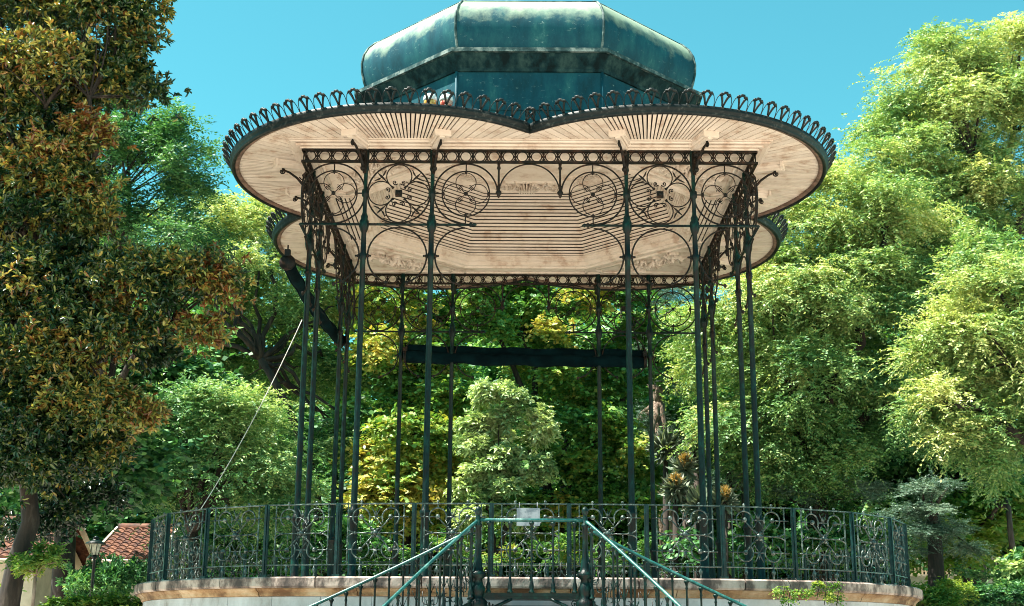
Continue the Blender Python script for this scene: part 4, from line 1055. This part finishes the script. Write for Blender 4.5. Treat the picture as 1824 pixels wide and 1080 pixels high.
tree('grey_shrub_tree', 'rounded grey-green small tree behind the platform centre', 'tree',
     [B(880, 715, Yf, 32, .75, 30), B(925, 760, Yf, 36, .8, 34), B(860, 770, Yf, 34, .75, 30), B(835, 810, Yf, 26, .65, 20), B(855, 860, Yf, 38, .75, 36), B(925, 830, Yf, 36, .75, 34), B(900, 880, Yf, 42, .75, 40), B(950, 865, Yf, 22, .75, 14), B(880, 930, Yf, 46, .65, 36)],
     'grey', LM['grey'], (gx(885, Yf), Yf), .12, 2.0, seed=18, nb=16)
Yg = 21
tree('blue_cedar', 'pale blue-grey cedar behind the right rear columns', 'tree',
     [B(1190, 540, Yg, 70, .5, 30, .5), B(1200, 620, Yg, 75, .6, 30, .4), B(1180, 690, Yg, 70, .4, 22, .4), B(1220, 760, Yg, 80, .35, 24, .4), B(1150, 840, Yg, 80, .35, 24, .4), B(1230, 880, Yg, 90, .5, 24, .4), B(1130, 520, Yg, 60, .4, 22, .5)],
     'cedar', LM['cedar'], (gx(1195, Yg), Yg), .3, 8, seed=19, dens=1.6, bark='pale_bark', nb=30)
# big locust trees on the right
Yh = 9
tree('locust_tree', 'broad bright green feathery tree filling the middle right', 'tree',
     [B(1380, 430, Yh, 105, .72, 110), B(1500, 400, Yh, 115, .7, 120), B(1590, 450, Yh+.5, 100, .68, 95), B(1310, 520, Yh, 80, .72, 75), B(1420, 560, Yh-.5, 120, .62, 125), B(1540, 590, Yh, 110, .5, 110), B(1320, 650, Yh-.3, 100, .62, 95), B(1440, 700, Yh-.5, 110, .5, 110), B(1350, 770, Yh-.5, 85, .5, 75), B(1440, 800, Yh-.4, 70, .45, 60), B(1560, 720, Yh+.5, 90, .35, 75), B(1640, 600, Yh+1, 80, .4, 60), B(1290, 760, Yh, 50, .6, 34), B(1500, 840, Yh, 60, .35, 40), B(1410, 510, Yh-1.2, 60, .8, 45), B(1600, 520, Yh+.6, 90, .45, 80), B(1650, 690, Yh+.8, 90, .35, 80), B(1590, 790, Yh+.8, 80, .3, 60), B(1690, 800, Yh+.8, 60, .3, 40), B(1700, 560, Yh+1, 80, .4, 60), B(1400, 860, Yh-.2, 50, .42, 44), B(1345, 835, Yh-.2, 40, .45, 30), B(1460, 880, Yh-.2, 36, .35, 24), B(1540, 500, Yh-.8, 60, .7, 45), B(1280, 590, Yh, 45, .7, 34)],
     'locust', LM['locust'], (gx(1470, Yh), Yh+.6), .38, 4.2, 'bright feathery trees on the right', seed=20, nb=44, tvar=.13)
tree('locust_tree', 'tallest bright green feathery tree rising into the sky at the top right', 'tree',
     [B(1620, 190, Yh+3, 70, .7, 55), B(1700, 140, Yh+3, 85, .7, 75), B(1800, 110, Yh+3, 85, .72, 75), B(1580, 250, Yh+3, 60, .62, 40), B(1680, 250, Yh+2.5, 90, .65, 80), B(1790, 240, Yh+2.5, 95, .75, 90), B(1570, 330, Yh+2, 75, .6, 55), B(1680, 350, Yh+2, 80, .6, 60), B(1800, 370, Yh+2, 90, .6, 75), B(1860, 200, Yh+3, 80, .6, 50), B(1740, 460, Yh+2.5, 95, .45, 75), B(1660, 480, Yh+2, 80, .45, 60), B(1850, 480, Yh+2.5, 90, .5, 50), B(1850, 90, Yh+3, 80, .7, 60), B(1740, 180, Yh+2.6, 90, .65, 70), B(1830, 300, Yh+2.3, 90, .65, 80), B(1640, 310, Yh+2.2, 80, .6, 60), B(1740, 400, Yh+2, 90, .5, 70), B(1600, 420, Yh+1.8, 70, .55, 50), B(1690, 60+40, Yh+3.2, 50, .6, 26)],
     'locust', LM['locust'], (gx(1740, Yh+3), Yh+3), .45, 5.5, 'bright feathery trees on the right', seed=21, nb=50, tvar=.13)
Yi = 1.5
tree('locust_tree', 'bright green feathery tree nearest the camera at the right edge, over the fence', 'tree',
     [B(1790, 540, Yi, 90, .72, 85), B(1740, 620, Yi, 85, .66, 85), B(1800, 680, Yi, 90, .62, 85), B(1720, 720, Yi, 65, .74, 55), B(1790, 780, Yi, 60, .55, 45), B(1870, 620, Yi, 110, .6, 60), B(1700, 790, Yi, 38, .7, 20), B(1850, 780, Yi, 70, .5, 35), B(1770, 840, Yi+.5, 30, .45, 12), B(1700, 640, Yi+.6, 60, .55, 46), B(1680, 740, Yi+.5, 45, .5, 26), B(1760, 480, Yi+.4, 60, .6, 40)],
     'locust2', LM['locust'], (gx(1950, Yi), Yi), .28, 3.2, 'bright feathery trees on the right', seed=22, nb=34, tvar=.12)
# dark understorey on the right
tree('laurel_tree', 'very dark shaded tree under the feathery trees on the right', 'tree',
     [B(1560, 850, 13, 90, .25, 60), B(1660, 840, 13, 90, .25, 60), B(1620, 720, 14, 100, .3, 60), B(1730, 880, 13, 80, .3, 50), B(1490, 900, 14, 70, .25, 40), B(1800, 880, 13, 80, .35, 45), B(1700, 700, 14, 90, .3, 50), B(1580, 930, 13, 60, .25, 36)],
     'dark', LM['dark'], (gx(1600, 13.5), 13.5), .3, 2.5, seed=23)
Yj = 4.5
tree('silver_cedar', 'young silvery cedar with flat wispy boughs right of the plinth', 'tree',
     [B(1630, 885, Yj, 26, .6, 8, .5), B(1650, 915, Yj, 44, .5, 12, .3), B(1690, 945, Yj, 36, .5, 10, .2), B(1640, 955, Yj, 44, .45, 12, .3), B(1705, 975, Yj, 30, .5, 8, .2), B(1625, 985, Yj, 30, .4, 8, .3), B(1600, 920, Yj, 22, .4, 5, .4), B(1670, 870, Yj, 26, .3, 6, .4)],
     'bough', LM['cedar'], (gx(1668, Yj), Yj), .2, 3.2, seed=24, dens=2.6, bark='bark', nb=14, trunk_pts=[(gx(1669, Yj), Yj, GZ-.1), tuple(at(1668, 1040, Yj)), tuple(at(1666, 980, Yj)), tuple(at(1660, 900, Yj))])
tree('silver_cedar', 'silvery cedar boughs behind the right part of the railing', 'tree',
     [B(1440, 855, 9, 45, .6, 22, .35), B(1490, 885, 9, 50, .6, 24, .3), B(1400, 890, 9, 35, .55, 14, .35), B(1550, 880, 9, 35, .6, 12, .3)],
     'bough', LM['cedar'], (gx(1470, 9), 9), .12, 3.0, seed=25, dens=1.5, nb=12)
tree('slender_tree', 'slender dark-stemmed tree with yellow-green leaves in front of the pale fence', 'tree',
     [B(1710, 960, 10, 50, .6, 26), B(1780, 960, 10, 55, .6, 28), B(1820, 930, 10, 50, .5, 22), B(1760, 930, 11, 50, .5, 22), B(1680, 1000, 10, 20, .4, 6)],
     'dark', LM['bright'], (gx(1808, 8), 8), .09, 2.6, seed=26, nb=14, trunk_pts=[(gx(1812, 8), 8, GZ), tuple(at(1808, 1010, 8)), tuple(at(1800, 950, 8)), tuple(at(1796, 900, 8))])
# far belt of trees closing the view
FB = [((0, 0, 7.5), (3.6, 3.2, 3.6), .35, 100), ((-2.4, 0, 5.0), (3.0, 3, 2.8), .3, 75), ((2.5, .4, 5.2), (3.0, 3, 3.0), .35, 75), ((0, -.8, 3.0), (3.6, 3, 2.4), .25, 80), ((.6, 0, 10.2), (2.2, 2.2, 2.2), .5, 50), ((0, 0, 1.2), (3.8, 2.6, 1.6), .2, 60)]
fm, fC = foliage('crown', FB, 'dark', LM['dark'], 1.0, 31)
fm2, fC2 = foliage('crown', FB, 'maple', LM['maple'], 1.15, 32)
wm = wood((0, 0, -.1), (0, 0, 2.6), fC, .3, 33, 16).mesh('trunk')
far_spots = [(-190, 27, 1.25, 0), (-20, 26, 1.15, 1), (150, 27, 1.1, 0), (320, 26, 1.0, 0), (480, 28, 1.0, 1), (630, 27, 1.1, 0), (780, 27, 1.15, 0), (930, 28, 1.1, 0), (1080, 27, 1.15, 0), (1240, 28, 1.15, 1), (1380, 27, 1.25, 0), (1540, 28, 1.35, 0), (1700, 27, 1.4, 1), (1860, 26, 1.4, 0), (2020, 26, 1.4, 0)]
FL = ['first', 'second']
names = ['beyond the left edge', 'behind the magnolia', 'behind the tiled house', 'behind the feathery tree', 'behind the crooked limbs', 'left of the maple', 'behind the maple', 'behind the grey-green small tree', 'behind the deep green tree', 'behind the pale blue cedar', 'behind the broad feathery tree', 'right of the broad feathery tree', 'below the tallest feathery tree', 'behind the slender tree', 'beyond the right edge']
for (px, Y, sc_, kind_), nm_ in zip(far_spots, names):
    x = gx(px, Y); t = thing('woodland_tree', (x, Y, GZ), 'dark green woodland tree '+nm_, 'tree', 'far belt of trees')
    Mx = T(x, Y, GZ, rng.uniform(0, 6.28), sc_*1.12, sc_*1.12, sc_)
    part('crown', fm2 if kind_ else fm, None, t, Mx); part('trunk', wm, MT['bark'], t, Mx)
for px, nm_ in ((560, 'seen left of the rear awning'), (760, 'above the left half of the rear awning'), (930, 'above the middle of the rear awning'), (1090, 'above the right half of the rear awning'), (1260, 'seen right of the rear awning'), (400, 'above the left railing'), (1500, 'above the right railing')):
    Y = 34; x = gx(px, Y); t = thing('woodland_tree', (x, Y, GZ), 'tall woodland tree in the farthest row, '+nm_, 'tree', 'far belt of trees')
    Mx = T(x, Y, GZ, rng.uniform(0, 6.28), 1.5, 1.5, 1.45)
    part('crown', fm2, None, t, Mx); part('trunk', wm, MT['bark'], t, Mx)

hb = [((x_, 24.0+.6*sin(x_), GZ+3.0), (1.7, 1.0, 3.4), .35, 34) for x_ in np.arange(gx(-150, 24), gx(1980, 24), 2.2)]
me, hC = foliage('leaves', hb, 'dark', LM['dark'], 1.0, 34, hier=False)
t = thing('boundary_hedge', (0, 24, GZ), 'long tall dark hedge closing the park behind all the trees', 'hedge'); part('leaves', me, None, t)

# ------------------------------------------------------------------ yuccas
def yucca(px, py, Y, n, rust, label, sc_=1.0):
    c = at(px, py, Y); t = thing('yucca', (c[0], Y, GZ), label, 'plant', 'yuccas behind the platform')
    R = np.random.default_rng(int(px)); d = unit(R.normal(size=(n, 3))+np.array([0, 0, .25]))
    pos = np.tile(c, (n, 1))+d*.04*sc_
    ln = R.uniform(.26, .46, n)*sc_; me = leaves_mesh('leaf_head', pos, d, R.normal(size=(n, 3)), ln, np.full(n, .022*sc_), np.clip(R.normal(.40, .2, n), 0, .6), 'broad', LM['yucca'])
    part('leaf_head', me, None, t)
    if rust:
        d2 = unit(R.normal(size=(180, 3))); p2 = np.tile(c+np.array([0, -.15, .22*sc_]), (180, 1))
        me = leaves_mesh('flower_head', p2, d2, R.normal(size=(180, 3)), np.full(180, .21*sc_), np.full(180, .03), np.clip(R.normal(.92, .08, 180), .8, 1), 'diamond', LM['yucca'])
        part('flower_head', me, None, t)
    m = MB(); m.tube([(c[0]+.1, Y, GZ-.05), (c[0]-.05, Y, (GZ+c[2])/2), tuple(c)], [.11, .09, .07], 8); part('trunk', m, MT['bark'], t)
yucca(1220, 836, 9.0, 200, True, 'yucca with an upper rust-orange head between the right front columns', 1.0)
yucca(1203, 872, 8.4, 260, True, 'yucca with a low golden head and pale spiky leaves left of a column', 1.0)
yucca(1300, 830, 9.2, 160, True, 'yucca with a brown head between the two rightmost columns', .9)
yucca(1325, 850, 8.8, 220, True, 'pale spiky yucca with small reddish head by the rightmost column', .9)
yucca(1245, 900, 8.2, 300, False, 'pale yucca without a flower head low behind the railing', 1.15)
yucca(1290, 895, 8.0, 200, True, 'yucca with a wide straw-coloured head just above the top rail', 1.0)
yucca(1185, 800, 11, 240, False, 'dark drooping yucca in the shade behind the rear columns', 1.3)
yucca(1240, 800, 10, 160, True, 'yucca with a dull rusty head half hidden by a column', .85)

# ------------------------------------------------------------------ hedges, small plants
def shrub(name, label, cat, blobs, style, mat, seed, group=None, dens=1.0):
    c = blobs[0][0]; t = thing(name, (c[0], c[1], GZ), label, cat, group)
    me, C = foliage('leaves', blobs, style, mat, dens, seed); part('leaves', me, None, t)
    m = MB(); R = random.Random(seed)
    for j in range(10):
        e = C[R.randrange(len(C))]; m.tube([(c[0]+R.uniform(-.1, .1), c[1], GZ-.05), ((c[0]+e[0])/2, (c[1]+e[1])/2, (GZ+e[2])/2-.1), tuple(e)], [.03, .02, .01], 5)
    part('stem', m, MT['bark'], t); return t
shrub('clipped_hedge', 'sunlit yellow-green hedge top at the foot of the plinth, lower left', 'hedge', [B(x, 1098, -2.5, 22, .6, 34, .8) for x in range(110, 262, 18)], 'small', LM['bright'], 41)
shrub('shade_shrub', 'dark glossy shrub behind the street lamp', 'shrub', [B(200, 1040, 1.5, 36, .35, 26), B(235, 1040, 1.5, 28, .35, 20), B(160, 1060, 1.5, 30, .3, 18), B(130, 1060, 1.5, 30, .3, 16)], 'magnolia', LM['dark'], 42, dens=1.2)
shrub('flower_shrub', 'small light shrub cut off by the lower left corner', 'shrub', [B(0, 1070, -3, 18, .7, 14)], 'small', LM['bright'], 43)
shrub('green_bush', 'vivid green bush at the right end of the plinth', 'shrub', [B(1650, 1066, 2.5, 18, .6, 34), B(1700, 1058, 3, 16, .8, 22), B(1725, 1062, 3.4, 14, .8, 18), B(1670, 1090, 2.5, 34, .5, 60)], 'small', LM['bright'], 44)
shrub('dark_hedge', 'dark shaded hedge across the lower right corner', 'hedge', [B(x, 1072, 4, 32, .25, 60, .8) for x in (1720, 1755, 1790, 1825, 1860)]+[B(1740, 1030, 5, 25, .3, 14)], 'small', LM['dark'], 45, dens=1.2)
shrub('silver_shrub', 'blue-green spiky shrub at the right edge beside the slender tree', 'shrub', [B(1815, 1010, 5, 28, .5, 20), B(1820, 1040, 5, 26, .5, 16)], 'grey', LM['teal'], 46)
shrub('low_shrub', 'loose green shrubs seen through the stair railing behind the platform', 'shrub', [B(x, 1003+d_, 9.0, 36, t_, 70) for x, t_, d_ in ((700, .2, 0), (800, .25, -14), (890, .5, 6), (985, .38, -8), (1080, .25, 4), (1170, .2, -6))], 'small', LM['maple'], 47)
shrub('low_shrub', 'loose green shrubs seen through the left railing behind the platform', 'shrub', [B(x, 985, 9.0, 50, .35, 26) for x in (330, 420, 510, 600)], 'maple', LM['dark'], 48)
shrub('low_shrub', 'yellow-green shrubs seen through the right railing behind the platform', 'shrub', [B(x, 985, 9.0, 45, .35, 26) for x in (1260, 1350, 1440, 1540)], 'maple', LM['dark'], 49)
# young tree at the lower left
Yk = -4.5
tree('young_tree', 'young tree with vivid lime leaves and a pale slim stem, lower left', 'tree',
     [B(52, 1008, Yk, 22, .6, 26, .4), B(88, 1000, Yk, 18, .5, 20, .4), B(82, 980, Yk, 9, .4, 8), B(106, 984, Yk, 9, .6, 8), B(50, 1018, Yk, 18, .9, 16, .4), B(34, 1000, Yk, 10, .3, 8)],
     'tiny', LM['bright'], (gx(60, Yk), Yk), .03, .1, seed=50, nb=12, bark='pale_bark', trunk_pts=[(gx(60, Yk), Yk, GZ), tuple(at(60, 1060, Yk)), tuple(at(64, 1025, Yk))])
# creeper on the plinth rim
cr = []
for px, py, r_, k_ in ((1385, 1056, 10, 5), (1410, 1060, 8, 4), (1445, 1056, 13, 9), (1470, 1052, 10, 6), (1458, 1066, 8, 5), (1395, 1072, 5, 3), (1480, 1068, 5, 3)):
    cr.append(B(px, py, -5.95, r_, .6, k_, .7, .4))
STY['vine'] = dict(rs=.06, tw=3, lf=4, tl=.07, dp=.5, ll=.035, lw=.024, tp='broad', spread=1.0)
def vine():
    c = cr[2][0]; t = thing('creeper', (c[0], c[1], c[2]), 'yellow-green creeper hanging over the right part of the plinth rim', 'plant')
    cl = [((b[0][0], -6.27, b[0][2]), b[1], b[2], b[3]*3) for b in cr]
    me, C = foliage('leaves', cl, 'vine', LM['bright'], 1.0, 51, .25); part('leaves', me, None, t)
    m = MB()
    for b in cl: m.tube([(b[0][0], -6.25, FZ+.01), (b[0][0]+.03, -6.33, FZ-.08), (b[0][0], -6.26, b[0][2]-.1)], .005, 4)
    part('stem', m, MT['bark'], t)
vine()

# ------------------------------------------------------------------ tiled houses at the left
def house(name, label, x0, x1, y0, y1, ze, zr_, wallmat):
    t = thing(name, ((x0+x1)/2, (y0+y1)/2, GZ), label, 'house')
    ym = (y0+y1)/2
    w = MB(); 
    # front wall with openings, butted boxes
    ops = []; xx = x0+.7
    while xx+1.1 < x1-.3: ops.append((xx, xx+1.0)); xx += 2.1
    zb, zt = GZ+1.0, GZ+2.3
    w.box(((x0+x1)/2, y0+.1, (GZ+zb)/2), (x1-x0, .2, zb-GZ)); w.box(((x0+x1)/2, y0+.1, (zt+ze)/2), (x1-x0, .2, ze-zt))
    cur = x0
    for a, b in ops+[(x1, x1)]:
        if a > cur: w.box(((cur+a)/2, y0+.1, (zb+zt)/2), (a-cur, .2, zt-zb))
        cur = b
    w.box((x0+.1, (y0+y1)/2+.1, (GZ+ze)/2), (.2, y1-y0-.2, ze-GZ)); w.box((x1-.1, (y0+y1)/2+.1, (GZ+ze)/2), (.2, y1-y0-.2, ze-GZ)); w.box(((x0+x1)/2, y1-.1, (GZ+ze)/2), (x1-x0-.41, .2, ze-GZ))
    for xg in (x0+.1, x1-.1): w.add([(xg-.09, y0, ze), (xg-.09, y1, ze), (xg-.09, ym, zr_-.08), (xg+.09, y0, ze), (xg+.09, y1, ze), (xg+.09, ym, zr_-.08)], [(0, 1, 2), (5, 4, 3)], False)
    part('wall', w, wallmat, t)
    for a, b in ops:
        f = MB()
        for xx in (a+.03, (a+b)/2, b-.03): f.box((xx, y0+.06, (zb+zt)/2), (.05, .05, zt-zb-.08))
        for zz in (zb+.02, zt-.02): f.box(((a+b)/2, y0+.06, zz), (b-a, .06, .04))
        wn = part('window', f, MT['plaster'], t); p = MB(); p.box(((a+b)/2, y0+.09, (zb+zt)/2), (b-a-.02, .01, zt-zb-.02)); part('pane', p, MT['pane'], wn)
    rf = MB(); ov = .35
    for s1, ya in ((-1, y0-ov), (1, y1+ov)):
        n = 11; za = ze-.12
        for i in range(n):               # overlapping courses of barrel tiles
            f0, f1 = i/n, (i+1)/n; yA = ya+(ym-ya)*f0; yB = ya+(ym-ya)*f1; zA = za+(zr_-za)*f0; zB = za+(zr_-za)*f1
            nx = int((x1-x0+2*ov)/.22); vs = []; fs = []; m_ = nx*4+1
            for j in range(m_):
                x = x0-ov+(x1-x0+2*ov)*j/(m_-1); h = .055*abs(sin(pi*j/4))
                vs += [(x, yA, zA+h+.055), (x, yB, zB+h+.02)]
            for j in range(m_-1): fs.append((2*j, 2*j+2, 2*j+3, 2*j+1) if s1 < 0 else (2*j, 2*j+1, 2*j+3, 2*j+2))
            rf.add(vs, fs, True)
            # course front edge
            vs2 = []
            for j in range(m_): x, y, z = vs[2*j]; vs2 += [(x, y, z), (x, y, zA-.01)]
            rf.add(vs2, [(2*j, 2*j+1, 2*j+3, 2*j+2) for j in range(m_-1)], False)
    rf.tube([(x0-ov, ym, zr_+.05), (x1+ov, ym, zr_+.05)], .11, 8)
    part('roof', rf, MT['tile'], t)
    g_ = MB()
    g_.tube([(x0-ov, y0-ov-.02, ze-.14), (x1+ov, y0-ov-.02, ze-.14)], .05, 6)
    for xx in (x0-ov-.03, x1+ov+.03):
        for (ya, yb) in ((y0-ov, ym), (y1+ov, ym)):
            g_.add([(xx-.03, ya, ze-.25), (xx+.03, ya, ze-.25), (xx+.03, yb, zr_-.12), (xx-.03, yb, zr_-.12), (xx-.03, ya, ze-.06), (xx+.03, ya, ze-.06), (xx+.03, yb, zr_+.08), (xx-.03, yb, zr_+.08)], [(0, 3, 2, 1), (4, 5, 6, 7), (0, 1, 5, 4), (1, 2, 6, 5), (2, 3, 7, 6), (3, 0, 4, 7)], False)
    part('bargeboard', g_, MT['plaster'], t)
MT['pane'] = mottled('dark_pane', [(0.3, (0.01, 0.012, 0.015)), (0.7, (0.03, 0.035, 0.04))], 2, 0.12)
YH = 10.0
zr1 = at(230, 940, YH+1.5)[2]; ze1 = at(230, 992, YH)[2]
house('tiled_house', 'low house with a sunlit orange tiled roof end behind the street lamp', gx(190, YH), gx(252, YH), YH, YH+4, ze1, zr1, MT['plaster'])
house('tiled_house', 'longer house with an orange tiled roof behind the magnolia trunk', gx(-140, YH-1), gx(88, YH-1), YH-2, YH+1.6, at(40, 990, YH-2)[2], at(40, 925, YH-1)[2], MT['plaster'])
# garden wall and fence in front of the houses
fw_ = MB(); xa, xb = gx(128, 4.5), gx(245, 4.5); fw_.box(((xa+xb)/2, 4.5, GZ+.75), (xb-xa, .22, 1.5)); fw_.box(((xa+xb)/2, 4.5, GZ+1.53), (xb-xa+.06, .3, .06)); fw_.box((xa-.14, 4.5, GZ+.85), (.26, .3, 1.7))
tag(part('garden_wall', fw_, MT['slabs']), 'grey garden wall in shade below the small tiled house', 'wall')

# ------------------------------------------------------------------ fence and wall at the right
YR = 16.0; xa, xb = gx(1610, YR), gx(1880, YR); zt_, zm_ = at(1700, 990, YR)[2], at(1700, 1028, YR)[2]
t = thing('park_fence', ((xa+xb)/2, YR, GZ), 'pale wall topped with close upright railings seen past the trunk at right', 'fence')
m = MB(); m.box(((xa+xb)/2, YR, (GZ+zm_)/2), (xb-xa, .3, zm_-GZ)); m.box(((xa+xb)/2, YR, zm_+.03), (xb-xa, .38, .06)); part('wall', m, MT['plaster'], t)
m = MB(); x = xa
while x < xb: m.box((x, YR, (zm_+.06+zt_)/2), (.045, .03, zt_-zm_-.06)); x += .105
m.box(((xa+xb)/2, YR+.025, zt_-.08), (xb-xa, .02, .04)); m.box(((xa+xb)/2, YR+.025, zm_+.16), (xb-xa, .02, .04)); part('railings', m, mottled('fence_paint', [(0.3, (0.30, 0.25, 0.16)), (0.7, (0.42, 0.36, 0.25))], 3, .6), t)

# ------------------------------------------------------------------ street lamp
Yl = -1.2; lt = at(171, 962, Yl); lx = lt[0]; lz = lt[2]
t = thing('street_lamp', (lx, Yl, GZ), 'slim dark street lamp with a tapered glass lantern, lower left', 'street lamp')
m = MB(); m.lathe((lx, Yl, 0), [(.12, GZ), (.12, GZ+.08), (.08, GZ+.12), (.075, GZ+.5), (.045, GZ+.6), (.035, GZ+1.2), (.026, lz-.32), (.05, lz-.30), (.05, lz-.27), (.03, lz-.25)], 10); part('pole', m, MT['green_iron'], t)
m = MB(); m.lathe((lx, Yl, lz), [(.055, -.25), (.105, -.07), (.105, -.065)], 6, smooth=False); part('lantern_glass', m, MT['lamp_glass'], t)
m = MB(); m.lathe((lx, Yl, lz), [(.17, -.07), (.172, -.055), (.10, -.02), (.055, .0), (.05, .03), (.06, .035), (.02, .06), (.005, .07)], 12)
for a in range(6): m.tube([(lx+.057*cos(a*pi/3), Yl+.057*sin(a*pi/3), lz-.25), (lx+.108*cos(a*pi/3), Yl+.108*sin(a*pi/3), lz-.07)], .006, 4)
part('lantern_cap', m, MT['green_iron'], t)
